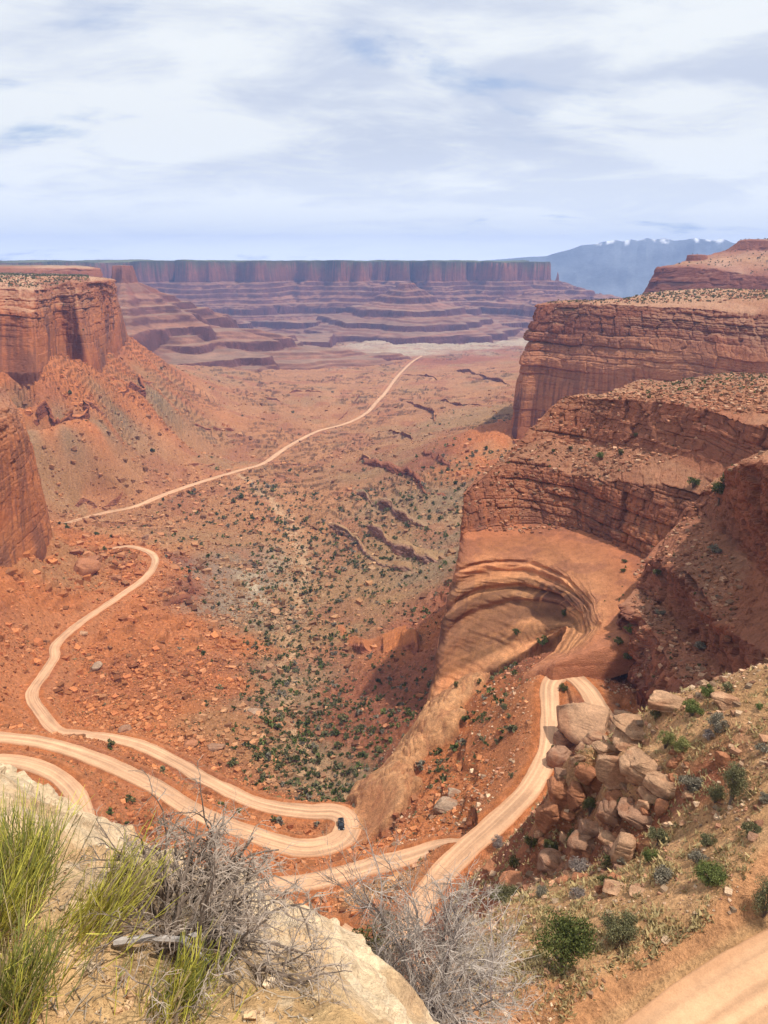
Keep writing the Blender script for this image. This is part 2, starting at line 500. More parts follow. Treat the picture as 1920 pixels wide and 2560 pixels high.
def densify(pts, step):
    pts = np.asarray(pts, float)
    out = []
    n = len(pts)
    for i in range(n - 1):
        p0 = pts[max(i - 1, 0)]; p1 = pts[i]; p2 = pts[i + 1]; p3 = pts[min(i + 2, n - 1)]
        k = max(2, int(np.linalg.norm(p2 - p1) / step))
        for j in range(k):
            t = j / k
            out.append(0.5 * ((2 * p1) + (-p0 + p2) * t + (2 * p0 - 5 * p1 + 4 * p2 - p3) * t * t + (-p0 + 3 * p1 - 3 * p2 + p3) * t ** 3))
    out.append(pts[-1])
    return np.array(out)


ROADS = []
for rd, hw in ((ROAD_A, 2.9), (ROAD_B, 3.1), (ROAD_C, 3.0), (ROAD_D, 3.0), (ROAD_E, 3.1), (ROAD_F, 3.3)):
    ROADS.append((densify([atz(*p) for p in rd], 0.45), hw))
far_pts = np.array([on_base(*p) for p in ROAD_FAR_PX])
ROADS.append((densify(far_pts, 3.0), 4.2))


def smooth1(a, k):
    for _ in range(k):
        b = a.copy()
        b[1:-1] = 0.25 * a[:-2] + 0.5 * a[1:-1] + 0.25 * a[2:]
        a = b
    return a


SLICK = np.zeros(GR.shape)


def build_ground():
    global GZ
    Z = zbase(gaz, glr).reshape(GR.shape).astype(np.float64)
    C = colbase(gaz, glr).reshape(GR.shape + (3,))
    # relief: knolls, gullies, small ledges; amplitude follows distance
    big = fbm2(GX / 90, GY / 90, 3, 11) - 0.5
    mid = fbm2(GX / 22, GY / 22, 4, 21) - 0.5
    sm = fbm2(GX / 5, GY / 5, 4, 31) - 0.5
    rid = 1 - np.abs(2 * fbm2(GX / 34, GY / 34, 4, 41) - 1)
    ramp = sstep(60, 220, GR)
    Z += ramp * (big * 8 + mid * 4.5 - (rid ** 3 - 0.35) * 3.0) + sm * (0.9 + 0.9 * ramp) + (1 - ramp) * mid * 1.2
    # blocky, rubble-strewn surface
    rub = fbm2(GX / 2.2, GY / 2.2, 3, 51)
    Z += ramp * np.clip(rub - 0.52, 0, 1) * 3.2
    Z += (1 - ramp) * np.clip(rub - 0.55, 0, 1) * 1.2
    # thin resistant beds show as ledges
    bed = 5.0 + 3.0 * sstep(600, 1800, GR)
    zz = Z + (fbm2(GX / 160, GY / 160, 3, 61) - 0.5) * 40 + (fbm2(GX / 30, GY / 30, 3, 65) - 0.5) * 13
    q = zz / bed
    fr = q - np.floor(q)
    amt = ramp * sstep(0.46, 0.60, fbm2(GX / 130, GY / 130, 3, 71)) * (0.8 + 0.3 * sstep(650, 900, GR))
    Z += amt * bed * (sstep(0.35, 0.5, fr) - fr) * 0.62
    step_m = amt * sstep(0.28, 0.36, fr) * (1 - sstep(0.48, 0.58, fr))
    # wash: a shallow channel
    # colours: beds, patches, stones
    pat = fbm2(GX / 60, GY / 60, 4, 81)
    C *= (0.80 + 0.40 * pat)[..., None]
    mixr = sstep(0.5, 0.68, fbm2(GX / 45, GY / 45, 4, 91))[..., None] * 0.55
    C = C * (1 - mixr) + mixr * np.array(PAL['p'])
    gm = (sstep(0.55, 0.70, fbm2(GX / 75 + 5, GY / 75, 4, 95)) * sstep(250, 420, GR))[..., None] * 0.6
    C = C * (1 - gm) + gm * np.array(PAL['c'])
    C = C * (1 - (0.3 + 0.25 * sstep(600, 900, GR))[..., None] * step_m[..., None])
    st = sstep(0.55, 0.66, rub)[..., None] * 0.35
    C = C * (1 - st) + st * np.clip(C * 1.35 + 0.03, 0, 1)
    # the head of the sheet ends in the white rim and drops beyond it
    redge = 3150 * (1 + 0.10 * (fbm2(gaz * 18, gaz * 0 + 3, 4, 101) - 0.5) * 2) - 520 * sstep(-0.02, -0.12, gaz)
    wr = sstep(redge - 480, redge - 250, GR + 250 * (fbm2(GX / 120, GY / 120, 4, 111) - 0.5) * 2)
    wr = wr * (0.25 + 0.75 * sstep(-0.10, -0.02, gaz)) * (0.15 + 0.75 * sstep(0.38, 0.62, fbm2(GX / 60, GY / 60, 4, 117)))
    C = C * (1 - wr[..., None]) + wr[..., None] * np.array(PAL['w']) * (0.7 + 0.6 * fbm2(GX / 18, GY / 18, 3, 121))[..., None]
    Z += wr * (fbm2(GX / 30, GY / 30, 3, 131) - 0.5) * 14
    Z = np.where(GR > redge, np.minimum(Z, -430) - 60, Z)
    # rounded slickrock at the foot of the right-hand slope
    axis = densify(np.array([at(*p) for p in ((935, 2005, 190), (965, 1925, 204), (1005, 1860, 219), (1055, 1812, 231), (1098, 1772, 243), (1140, 1735, 256))]), 1.5)
    ds = np.full(GR.shape, 1e9)
    wn = (gaz > -0.12) & (gaz < 0.22) & (GR > 160) & (GR < 290)
    ix = np.where(wn)
    dd = np.full(len(ix[0]), 1e9)
    for p in axis:
        dd = np.minimum(dd, np.hypot(GX[ix] - p[0], GY[ix] - p[1]))
    lump = fbm2(GX[ix] / 13, GY[ix] / 13, 3, 141)
    wd = 9.5 + 14 * (lump - 0.3)
    dome = np.sqrt(np.clip(1 - (dd / wd) ** 2, 0, 1))
    lay = Z[ix] / 1.6 + lump * 6
    smb = np.clip(dome * 3, 0, 1)
    Zs = zbase(gaz[ix], glr[ix]) + 9.0 * dome * (0.5 + lump) - 0.7 * np.exp(-((lay - np.floor(lay) - 0.5) / 0.10) ** 2) * sstep(0.4, 0.6, fbm2(GX[ix] / 6, GY[ix] / 6, 2, 143))
    Zs += (fbm2(GX[ix] / 4, GY[ix] / 4, 4, 149) - 0.5) * 1.8 * np.clip(dome * 2, 0, 1) - 1.3 * sstep(0.90, 0.98, 1 - np.abs(2 * fbm2(GX[ix] / 11, GY[ix] / 11, 3, 148) - 1))
    SLICK[ix] = dome
    Z[ix] = Z[ix] * (1 - smb) + Zs * smb
    cs = np.array((0.53, 0.27, 0.125)) * (0.75 + 0.5 * fbm2(lay * 0.9, lump * 8, 3, 145))[:, None]
    vr = (sstep(0.50, 0.62, fbm2(GX[ix] / 5 + lay, GY[ix] / 5, 4, 147)) * 0.5)[:, None]
    cs = cs * (1 - vr) + vr * np.array((0.34, 0.13, 0.06))
    C[ix] = C[ix] * (1 - smb[:, None] * 0.9) + cs * smb[:, None] * 0.9
    # meadow ground
    # the dry wash and the pale clay beside it
    wl = densify(np.array([on_base(x, y, d0=170) for x, y in ((885, 1985), (800, 1930), (760, 1870), (738, 1760), (715, 1660), (722, 1590), (750, 1500), (765, 1430), (745, 1350), (700, 1280), (640, 1220), (610, 1190))]), 4.0)
    ws = (gaz > -0.36) & (gaz < 0.05) & (GR > 200) & (GR < 1100)
    ix = np.where(ws)
    wx = GX[ix] + (fbm2(GX[ix] / 14, GY[ix] / 14, 3, 151) - 0.5) * 16
    dw = np.full(len(ix[0]), 1e9)
    for p in wl:
        dw = np.minimum(dw, np.hypot(wx - p[0], GY[ix] - p[1]))
    ch = np.exp(-(dw / (1.6 + GR[ix] / 260)) ** 2)
    Z[ix] -= ch * 1.6
    c_ = np.clip(ch * 0.9 + 0.5 * np.exp(-(dw / 14) ** 2) * sstep(0.52, 0.64, fbm2(GX[ix] / 7, GY[ix] / 7, 3, 153)), 0, 1)[:, None]
    C[ix] = C[ix] * (1 - c_) + c_ * np.array((0.47, 0.285, 0.155))
    q = on_base(645, 1470, d0=200)
    cl_ = np.exp(-(((GX - q[0]) / 26) ** 2 + ((GY - q[1]) / 85) ** 2)) * sstep(0.44, 0.60, fbm2(GX / 10, GY / 16, 4, 155)) * 0.85
    C = C * (1 - cl_[..., None]) + cl_[..., None] * np.array((0.46, 0.36, 0.24))
    gy_ = sstep(0.1, 0.6, np.exp(-(((GX - q[0] + 25) / 40) ** 2 + ((GY - q[1] + 10) / 90) ** 2)) * sstep(0.36, 0.56, fbm2(GX / 18, GY / 18, 4, 157))) * 0.6
    C = C * (1 - gy_[..., None]) + gy_[..., None] * np.array((0.25, 0.18, 0.125))
    # roads: bench the slope
    dm = np.full(GR.shape, 1e9); zr = np.zeros(GR.shape); hwm = np.full(GR.shape, 3.5)
    for pts, hw in ROADS:
        reach = 26.0
        for p in pts[::(2 if pts[0][1] > 150 else 1)]:
            r = math.hypot(p[0], p[1])
            if r < 26:
                continue
            a = math.atan2(p[0], p[1]); dl = reach / r
            i0, i1 = np.searchsorted(LR, (math.log(r) - dl, math.log(r) + dl))
            j0, j1 = np.searchsorted(AZ, (a - dl, a + dl))
            if i1 <= i0 or j1 <= j0:
                continue
            s = (slice(i0, i1), slice(j0, j1))
            dd = np.hypot(GX[s] - p[0], GY[s] - p[1])
            u = dd < dm[s]
            dm[s][u] = dd[u]; zr[s][u] = p[2]; hwm[s][u] = hw
    cell = GR * (LR[1] - LR[0])
    hw_ = hwm + 0.4 + cell * 0.7
    w = 1 - sstep(hw_, hw_ + 3.0 + np.abs(Z - zr) * 0.9, dm)
    w[dm > 25] = 0
    Z = Z * (1 - w) + w * (zr - 0.10 - cell * 0.03)
    sh = (sstep(0, 0.25, w) * (1 - sstep(0.9, 1.0, w)))[..., None] * 0.5
    C = C * (1 - sh) + sh * np.array((0.46, 0.19, 0.085))
    GZ = Z
    V = np.stack([GX, GY, Z], -1).reshape(-1, 3)
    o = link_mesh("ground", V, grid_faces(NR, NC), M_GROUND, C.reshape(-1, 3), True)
    structure(o)
    return o, dm


ground, ROAD_D2 = build_ground()


def gidx(x, y):
    a = np.arctan2(x, y); r = np.log(np.hypot(x, y))
    i = np.clip((r - LR0) / (LR1 - LR0) * (NR - 1), 0, NR - 1.001)
    j = np.clip(np.interp(a, AZ, np.arange(NC)), 0, NC - 1.001)
    return i, j


def gz(x, y):
    i, j = gidx(x, y)
    i0 = i.astype(int); j0 = j.astype(int); fi = i - i0; fj = j - j0
    return (GZ[i0, j0] * (1 - fi) * (1 - fj) + GZ[i0 + 1, j0] * fi * (1 - fj) + GZ[i0, j0 + 1] * (1 - fi) * fj + GZ[i0 + 1, j0 + 1] * fi * fj)


def road_dist(x, y):
    i, j = gidx(x, y)
    return ROAD_D2[i.astype(int), j.astype(int)]


def tr_(u):
    return np.exp(-((np.abs(u[None]) - 0.33) / 0.12) ** 2)


def build_roads():
    for k, (pts, hw) in enumerate(ROADS):
        p = pts.copy()
        p[:, 2] = smooth1(p[:, 2], 6)
        p[:, :2] = np.c_[smooth1(p[:, 0], 4), smooth1(p[:, 1], 4)]
        t = np.gradient(p[:, :2], axis=0)
        t /= np.linalg.norm(t, axis=1, keepdims=True) + 1e-9
        nrm = np.c_[-t[:, 1], t[:, 0]]
        s = np.r_[0, np.cumsum(np.linalg.norm(np.diff(p[:, :2], axis=0), axis=1))]
        nx = 33
        u = np.linspace(-1, 1, nx)
        n_ = len(p)
        edge = 1 + 0.16 * (fbm2(s / 9, s * 0, 3, 5 + k) - 0.5) * 2
        edgeb = 1 + 0.16 * (fbm2(s / 9, s * 0 + 7, 3, 9 + k) - 0.5) * 2
        if k < 2:
            wide = (1 + 0.45 * np.exp(-(s / 22) ** 2))
            edge = edge * wide; edgeb = edgeb * wide
        W = np.where(u[None] > 0, u[None] * edge[:, None], u[None] * edgeb[:, None]) * hw
        X = p[:, 0][:, None] + nrm[:, 0][:, None] * W
        Y = p[:, 1][:, None] + nrm[:, 1][:, None] * W
        r = np.hypot(X, Y)
        Zz = p[:, 2][:, None] + 0.05 - 0.12 * np.abs(u[None]) ** 3 + (fbm2(X / 1.5, Y / 1.5, 3, 3) - 0.5) * 0.10 + r * 0.0004
        Zz = Zz + 0.22 * np.exp(-((np.abs(u[None]) - 0.90) / 0.07) ** 2) * fbm2(X / 3, Y / 3, 3, 35) * 2 - 0.07 * tr_(u) - (np.abs(u[None]) > 0.98) * 0.5
        base = np.array((0.63, 0.365, 0.21))
        if hw == 3.3 and k == 5:
            base = np.array((0.62, 0.36, 0.20))
        tr = np.exp(-((np.abs(u[None]) - 0.33) / 0.12) ** 2)
        nz = fbm2(np.repeat(s[:, None] / 14, nx, 1), W / 0.9, 3, 15 + k)
        nz2 = fbm2(X / 5, Y / 5, 4, 25 + k)
        c = base[None, None] * (0.84 + 0.11 * tr + 0.36 * (nz - 0.5) + 0.30 * (nz2 - 0.5))[..., None]
        rut = fbm2(np.repeat(s[:, None] / 30, nx, 1) + 3, W / 0.45, 3, 45 + k)
        c = c * (0.86 + 0.28 * sstep(0.35, 0.65, rut))[..., None]
        e = sstep(0.74, 1.0, np.abs(u[None]) + (nz - .5) * .3)[..., None] * 0.55
        c = c * (1 - e) + e * np.array((0.50, 0.24, 0.115))
        V = np.stack([X, Y, Zz], -1).reshape(-1, 3)
        structure(link_mesh("road", V, grid_faces(n_, nx), M_ROAD, c.reshape(-1, 3), True))


build_roads()

# ------------------------------------------------------------------ cliffs as lofted sheets
def catmull(ctrl, n):
    """resample ctrl (k,3) to n points, chord-length Catmull-Rom"""
    k = len(ctrl)
    ch = np.r_[0, np.cumsum(np.linalg.norm(np.diff(ctrl, axis=0), axis=1) + 1e-6)]
    return ch


def resample_u(rows, nu):
    """rows: (R,U,3). common parameter from the mean chord"""
    R, U, _ = rows.shape
    seg = np.linalg.norm(np.diff(rows, axis=1), axis=2)
    ch = np.r_[0, np.cumsum(np.median(seg, axis=0) + 1e-6)]
    t = np.linspace(0, ch[-1], nu)
    i = np.clip(np.searchsorted(ch, t, side='right') - 1, 0, U - 2)
    f = ((t - ch[i]) / (ch[i + 1] - ch[i]))[None, :, None]
    p0 = rows[:, np.maximum(i - 1, 0)]; p1 = rows[:, i]; p2 = rows[:, i + 1]; p3 = rows[:, np.minimum(i + 2, U - 1)]
    # finite-difference tangents limited to keep corners tidy
    m1 = 0.5 * (p2 - p0) * 0.7; m2 = 0.5 * (p3 - p1) * 0.7
    f2 = f * f; f3 = f2 * f
    return (2 * f3 - 3 * f2 + 1) * p1 + (f3 - 2 * f2 + f) * m1 + (-2 * f3 + 3 * f2) * p2 + (f3 - f2) * m2


def grid_normals(P):
    du = np.gradient(P, axis=1); dv = np.gradient(P, axis=0)
    n = np.cross(du, dv)
    n /= np.linalg.norm(n, axis=2, keepdims=True) + 1e-9
    return n


class Beds:
    def __init__(self, z0, z1, t0, t1, seed):
        r = np.random.default_rng(seed)
        e = [z0]
        while e[-1] < z1:
            e.append(e[-1] + r.uniform(t0, t1))
        self.e = np.array(e)
        self.off = r.uniform(-1, 1, len(e) + 2)
        self.tint = r.uniform(0, 1, len(e) + 2)
        self.rnd = r.uniform(0, 1000, len(e) + 2)

    def __call__(self, z):
        k = np.clip(np.searchsorted(self.e, z) - 1, 0, len(self.e) - 2)
        t = np.clip((z - self.e[k]) / (self.e[k + 1] - self.e[k]), 0, 1)
        return k, t


def loft(name, rows, nv, nu, rowattr, seed=1, sc=1.0, mat=None, top_col=(0.50, 0.32, 0.20), top_amt=0.6, bury=0, extra=None, smooth=False, tintf=None):
    """rows: list (bottom to top) of lists of 3-D points. nv: samples per row gap.
    rowattr per row: (colour, bed amp, block amp, fbm amp, fracture amp, varnish)"""
    R = np.array([[np.asarray(p, float) for p in row] for row in rows])
    if bury:
        low = R[:1].copy(); low[..., 2] -= bury
        R = np.concatenate([low, R]); nv = [max(6, int(bury / 4))] + list(nv); rowattr = [rowattr[0]] + list(rowattr); rows = list(R)
    ru = resample_u(R, nu)
    # v interpolation
    P, att = [], []
    A = np.array([list(a[0]) + list(a[1:]) for a in rowattr], float)
    for k in range(len(rows) - 1):
        n = nv[k]
        for j in range(n):
            t = j / n
            P.append(ru[k] * (1 - t) + ru[k + 1] * t)
            att.append(A[k] * (1 - t) + A[k + 1] * t)
    P.append(ru[-1]); att.append(A[-1])
    P = np.array(P); att = np.array(att)
    nvv = len(P)
    # soften the creases between rows a little
    for _ in range(2):
        Q = P.copy()
        Q[1:-1] = 0.25 * P[:-2] + 0.5 * P[1:-1] + 0.25 * P[2:]
        P = Q
    N = grid_normals(P)
    if (N * P).sum(-1).mean() > 0:
        N = -N
    mid = P[nvv // 3]
    arc = np.r_[0, np.cumsum(np.linalg.norm(np.diff(mid[:, :2], axis=0), axis=1))]
    U = np.repeat(arc[None], nvv, 0)
    Z = P[..., 2]
    aBed, aBlk, aF, aFr, aVar = [att[:, 3 + i][:, None] for i in range(5)]
    wall = np.clip(1.15 - np.abs(N[..., 2]) * 1.1, 0, 1)
    Zw = Z + (fbm2(U / (45 * sc), Z / (30 * sc), 3, seed) - 0.5) * 7 * sc
    z0, z1 = Z.min() - 20, Z.max() + 20
    bc = Beds(z0, z1, 4.0 * sc, 9.5 * sc, seed + 1)
    bf = Beds(z0, z1, 0.9 * sc, 2.8 * sc, seed + 2)
    kc, tc_ = bc(Zw); kf, tf = bf(Zw)
    prof_c = 1 - (2 * np.clip(tc_, 0, 1) - 1) ** 6
    prof_f = 1 - (2 * np.clip(tf, 0, 1) - 1) ** 4
    lv = 0.14 + 1.16 * sstep(0.40, 0.60, fbm2(U / (70 * sc), Z / (16 * sc), 3, seed + 31))
    aBed = aBed * lv; aFr = aFr + (1.3 - lv) * 0.35 * np.clip(aBed * 2, 0, 1)
    off = bc.off[kc] * 1.5 + (prof_c - 1) * 1.5 + 0.36 * bf.off[kf] * (0.4 + 0.6 * (vn2(U / (14 * sc), kf * 3.3, seed + 3))) + (prof_f - 1) * 0.5
    off = off + (bc.rnd[kc] / 1000 - 0.35) * (0.5 - tc_) * 4.5
    disp = 1.35 * aBed * off * sc
    # joint-bounded blocks
    for (bw, kk, a) in ((13.0, kc, 1.5), (4.5, kf, 0.6)):
        rnd = (bc if kk is kc else bf).rnd[kk]
        uu = U / (bw * sc) + rnd + (fbm2(U / (6 * sc), Zw / (5 * sc), 2, seed + 5) - 0.5) * 0.7
        cell = np.floor(uu).astype(np.int64)
        hsh = _h(cell, kk.astype(np.int64), _Z0, seed + 6)
        fu = uu - cell
        edge = 1 - (2 * fu - 1) ** 10
        disp = disp + 1.45 * aBlk * a * ((hsh - 0.5) * 2 + (edge - 1) * 1.3 + (_h(cell, kk.astype(np.int64), _Z0, seed + 61) - 0.5) * (fu - 0.5) * 4.5) * sc
    # big buttresses, and rough rock
    disp = disp + aF * (fbm3(P[..., 0] / (38 * sc), P[..., 1] / (38 * sc), Z / (70 * sc), 3, seed + 7) - 0.5) * 4.0 * sc
    disp = disp + aF * (fbm3(P[..., 0] / (6 * sc), P[..., 1] / (6 * sc), Z / (6 * sc), 4, seed + 8) - 0.5) * 1.6 * sc
    # vertical joints
    fn = vn2(U / (11 * sc) + (fbm2(U / (20 * sc), Z / (25 * sc), 2, seed + 10) - .5) * 1.2, Z / (110 * sc), seed + 9)
    crack = np.clip(1 - np.abs(2 * fn - 1) * 5, 0, 1) ** 1.5
    facet = np.floor(fn * 7) / 7
    disp = disp + aFr * (-crack * 1.6 + (facet - 0.5) * 3.2) * sc
    if extra is not None:
        vi = np.concatenate([np.arange(n) / n + k for k, n in enumerate(nv)] + [[len(nv)]])
        disp = disp + extra(np.repeat(vi[:, None], nu, 1), np.repeat(np.linspace(0, 1, nu)[None], nvv, 0), P) / np.maximum(wall, 0.3)
    Nh = N.copy(); Nh[..., 2] *= 0.35
    Nh /= np.linalg.norm(Nh, axis=2, keepdims=True) + 1e-9
    Pn = P + Nh * (disp * wall)[..., None]
    flat = (1 - wall)
    Pn[..., 2] += flat * ((fbm2(P[..., 0] / (9 * sc), P[..., 1] / (9 * sc), 4, seed + 11) - 0.5) * 3.2 + np.clip(fbm2(P[..., 0] / (2.5 * sc), P[..., 1] / (2.5 * sc), 3, seed + 12) - 0.5, 0, 1) * 4.0) * sc * np.clip(aF * 1.5, 0, 1)
    # colours
    N2 = grid_normals(Pn)
    N2 = np.where((N2 * N).sum(-1, keepdims=True) < 0, -N2, N2)
    c = np.repeat(att[:, None, :3], nu, 1)
    tint = 0.72 + 0.5 * (0.55 * bc.tint[kc] + 0.45 * bf.tint[kf])
    wt = np.clip(aBed * 1.2 + 0.25, 0, 1)
    c = c * (1 + (tint - 1) * wt)[..., None]
    c *= (0.84 + 0.32 * fbm3(P[..., 0] / (12 * sc), P[..., 1] / (12 * sc), Z / (12 * sc), 4, seed + 13))[..., None]
    hue = (fbm2(U / (50 * sc), Z / (12 * sc), 3, seed + 14) - 0.5)
    c[..., 1] *= 1 + 0.25 * hue; c[..., 2] *= 1 + 0.35 * hue
    str_ = fbm2(U / (2.6 * sc), Z / (45 * sc), 3, seed + 15)
    pt = fbm2(U / (22 * sc), Z / (30 * sc), 3, seed + 16)
    vm = np.clip(aVar * sstep(0.45, 0.56, 0.5 * str_ + 0.5 * pt), 0, 0.9) * wall
    c = c * (1 - vm[..., None]) + vm[..., None] * np.array((0.115, 0.052, 0.042))
    tm = sstep(0.50, 0.85, np.abs(N2[..., 2])) * top_amt * (0.6 + 0.6 * fbm2(P[..., 0] / (7 * sc), P[..., 1] / (7 * sc), 3, seed + 17))
    tm = np.clip(tm, 0, 1) * np.clip(aBed * 2.5, 0, 1) * (0.30 + 0.70 * sstep(0.25, 0.8, flat))
    c = c * (1 - tm[..., None]) + tm[..., None] * np.array(top_col)
    if tintf is not None:
        c = tintf(np.repeat(np.r_[np.concatenate([np.arange(n) / n + k for k, n in enumerate(nv)]), len(nv)][:, None], nu, 1), np.repeat(np.linspace(0, 1, nu)[None], nvv, 0), P, c)
    o = link_mesh(name, Pn.reshape(-1, 3), grid_faces(nvv, nu), mat or M_ROCK, c.reshape(-1, 3), smooth)
    structure(o)
    return o


def A3(lst):
    return [at(*p) for p in lst]


DR = (0.215, 0.068, 0.034)       # dark red sandstone
OR = (0.37, 0.128, 0.050)       # orange massive wall
BR = (0.285, 0.105, 0.054)
TN = (0.31, 0.15, 0.078)         # pale ledge tops
SL = (0.36, 0.185, 0.095)

# --- the cove: swirl wall, bench, upper bands, bench top
def down_col(pt, dx=0.0, dy=-3.5, dz=-10.0):
    return np.array((pt[0] + dx, pt[1] + dy, pt[2] + dz))


foot = A3([(1085, 1740, 330), (1066, 1768, 262), (1130, 1735, 262), (1205, 1690, 261), (1285, 1645, 263), (1375, 1590, 265), (1415, 1565, 257), (1385, 1628, 236), (1312, 1688, 217)])
mid = A3([(1140, 1560, 360), (1092, 1610, 282), (1180, 1545, 284), (1290, 1505, 286), (1385, 1510, 280), (1440, 1540, 264), (1448, 1583, 245), (1406, 1638, 226), (1342, 1676, 215)])
mid2 = A3([(1160, 1480, 370), (1120, 1490, 292), (1210, 1455, 292), (1310, 1445, 292), (1405, 1475, 274), (1462, 1525, 253), (1475, 1575, 238), (1426, 1636, 221), (1362, 1668, 213)])
edge = A3([(1180, 1410, 372), (1140, 1415, 300), (1225, 1395, 300), (1335, 1395, 300), (1430, 1435, 280), (1492, 1497, 256), (1510, 1558, 236), (1452, 1626, 219), (1388, 1660, 211.5)])
inner = A3([(1185, 1335, 375), (1156, 1332, 318), (1230, 1318, 325), (1330, 1312, 331), (1445, 1325, 322), (1545, 1365, 302), (1625, 1432, 275), (1660, 1510, 250), (1600, 1592, 225)])
back_ = A3([(1190, 1300, 385), (1165, 1310, 328), (1235, 1300, 335), (1330, 1292, 341), (1450, 1303, 333), (1560, 1343, 313), (1650, 1415, 285), (1700, 1500, 258), (1640, 1592, 227)])
for r_ in (foot, mid, mid2, edge, inner, back_):
    r_.append(down_col(r_[-1], dx=-1.0))


def ramp_red(vi, u, P, c):
    w_ = vi + (fbm2(u * 5, vi * 0.8, 3, 53) - 0.5) * 0.5
    band = fbm2(w_ * 4.5, u * 1.6, 4, 57)
    lo = sstep(3.6, 4.2, vi)
    c = c * ((0.62 + 0.76 * sstep(0.30, 0.70, band)) * (1 - lo) + lo * (0.72 + 0.25 * band))[..., None]
    dk = (sstep(0.55, 0.66, fbm2(w_ * 2.2 + 9, u * 5, 4, 59)) * sstep(4.3, 3.8, vi) * sstep(0.15, 0.25, u) * sstep(0.75, 0.6, u))[..., None] * 0.6
    c = c * (1 - dk) + dk * np.array((0.17, 0.075, 0.042))
    crust = (sstep(0.50, 0.58, fbm2(P[..., 0] / 9, P[..., 1] / 9, 4, 47)) * sstep(-126, -122, P[..., 2]))[..., None] * 0.45
    c = c * (1 - crust) + crust * np.array((0.22, 0.085, 0.052))
    m = (sstep(0.80, 0.90, u + (fbm2(P[..., 0] / 8, P[..., 1] / 8, 3, 41) - 0.5) * 0.12))[..., None] * 0.8
    return c * (1 - m) + m * np.array((0.40, 0.155, 0.078)) * (0.75 + 0.5 * fbm2(P[..., 0] / 3, P[..., 2] / 3, 3, 43))[..., None]


def swirl(vi, u, P):
    d = 0
    win = sstep(0.25, 0.40, u) * (1 - sstep(0.60, 0.76, u))
    wob = (fbm2(u * 5, vi * 0.6, 3, 17) - 0.5) * 0.6
    for vc, w, a in ((1.95, 0.17, 2.6), (2.55, 0.14, 3.2), (3.3, 0.22, 2.6), (1.45, 0.12, 1.6), (3.75, 0.08, 1.2)):
        d = d - a * np.exp(-((vi - vc + wob + (u - 0.4) * 0.5) / w) ** 2)
    d = d * win
    # fine cross-bedding all round
    cb = fbm2(P[..., 2] / 0.55 + fbm2(u * 14, vi * 1.1, 3, 23) * 7, u * 6, 2, 29) - 0.5
    return d + cb * 0.9 * (1 - sstep(0.76, 0.86, u)) + (fbm2(u * 26, vi * 1.5, 3, 31) - 0.5) * 1.6


loft("cliff", [foot, mid, mid2, edge, inner, back_], [60, 44, 44, 60, 8], 640,
     [((0.47, 0.205, 0.088), 0.10, 0.0, 0.3, 0.0, 0.35), ((0.47, 0.215, 0.093), 0.12, 0.0, 0.3, 0.0, 0.85), ((0.47, 0.21, 0.092), 0.12, 0.0, 0.3, 0.0, 0.7),
      ((0.45, 0.185, 0.083), 0.08, 0.0, 0.16, 0.0, 0.25), ((0.42, 0.15, 0.068), 0.05, 0.0, 0.12, 0.0, 0.2), ((0.42, 0.16, 0.08), 0.05, 0.0, 0.12, 0.0, 0.2)],
     seed=101, sc=0.75, top_amt=0.0, bury=14, extra=swirl, smooth=True, tintf=ramp_red)
inner2 = A3([(1185, 1335, 375), (1156, 1332, 318), (1230, 1318, 325), (1330, 1312, 331), (1445, 1325, 322), (1545, 1365, 302), (1640, 1430, 282), (1700, 1490, 274), (1800, 1530, 262)])
terr = A3([(1190, 1235, 380), (1156, 1240, 326), (1205, 1195, 338), (1296, 1140, 352), (1423, 1185, 340), (1560, 1205, 314), (1690, 1215, 300), (1790, 1240, 288), (1920, 1260, 272)])
tin = A3([(1200, 1222, 384), (1168, 1222, 334), (1228, 1172, 347), (1355, 1095, 364), (1440, 1110, 364), (1560, 1120, 346), (1700, 1143, 322), (1828, 1163, 300), (1980, 1180, 280)])
crim = A3([(1215, 1205, 388), (1185, 1206, 340), (1270, 1135, 358), (1398, 1000, 380), (1480, 998, 374), (1610, 1002, 354), (1740, 1018, 332), (1857, 1054, 308), (2000, 1080, 285)])
cbk = A3([(1225, 1200, 400), (1205, 1198, 356), (1292, 1118, 376), (1420, 994, 388), (1500, 990, 388), (1640, 984, 378), (1780, 966, 380), (1900, 975, 370), (2100, 1010, 350)])
cbk2 = [atd(1240, 470, -200), atd(1250, 440, -200), atd(1340, 470, -190), atd(1450, 500, -180)] + A3([(1560, 975, 520), (1680, 955, 580), (1800, 935, 600), (1920, 935, 600), (2200, 960, 600)])
loft("cliff", [inner2, terr, tin, crim, cbk, cbk2], [120, 26, 110, 24, 16], 900,
     [((0.34, 0.115, 0.052), 0.5, 0.55, 0.5, 0.6, 0.8), (BR, 0.95, 0.8, 0.55, 0.22, 0.5), (BR, 0.8, 0.5, 0.5, 0.0, 0.1), (BR, 0.95, 0.8, 0.6, 0.35, 0.55), (TN, 0.5, 0.4, 0.6, 0, 0), (TN, 0.3, 0.2, 0.5, 0, 0)],
     seed=111, sc=0.78, top_col=(0.35, 0.18, 0.10), top_amt=0.6, bury=12)

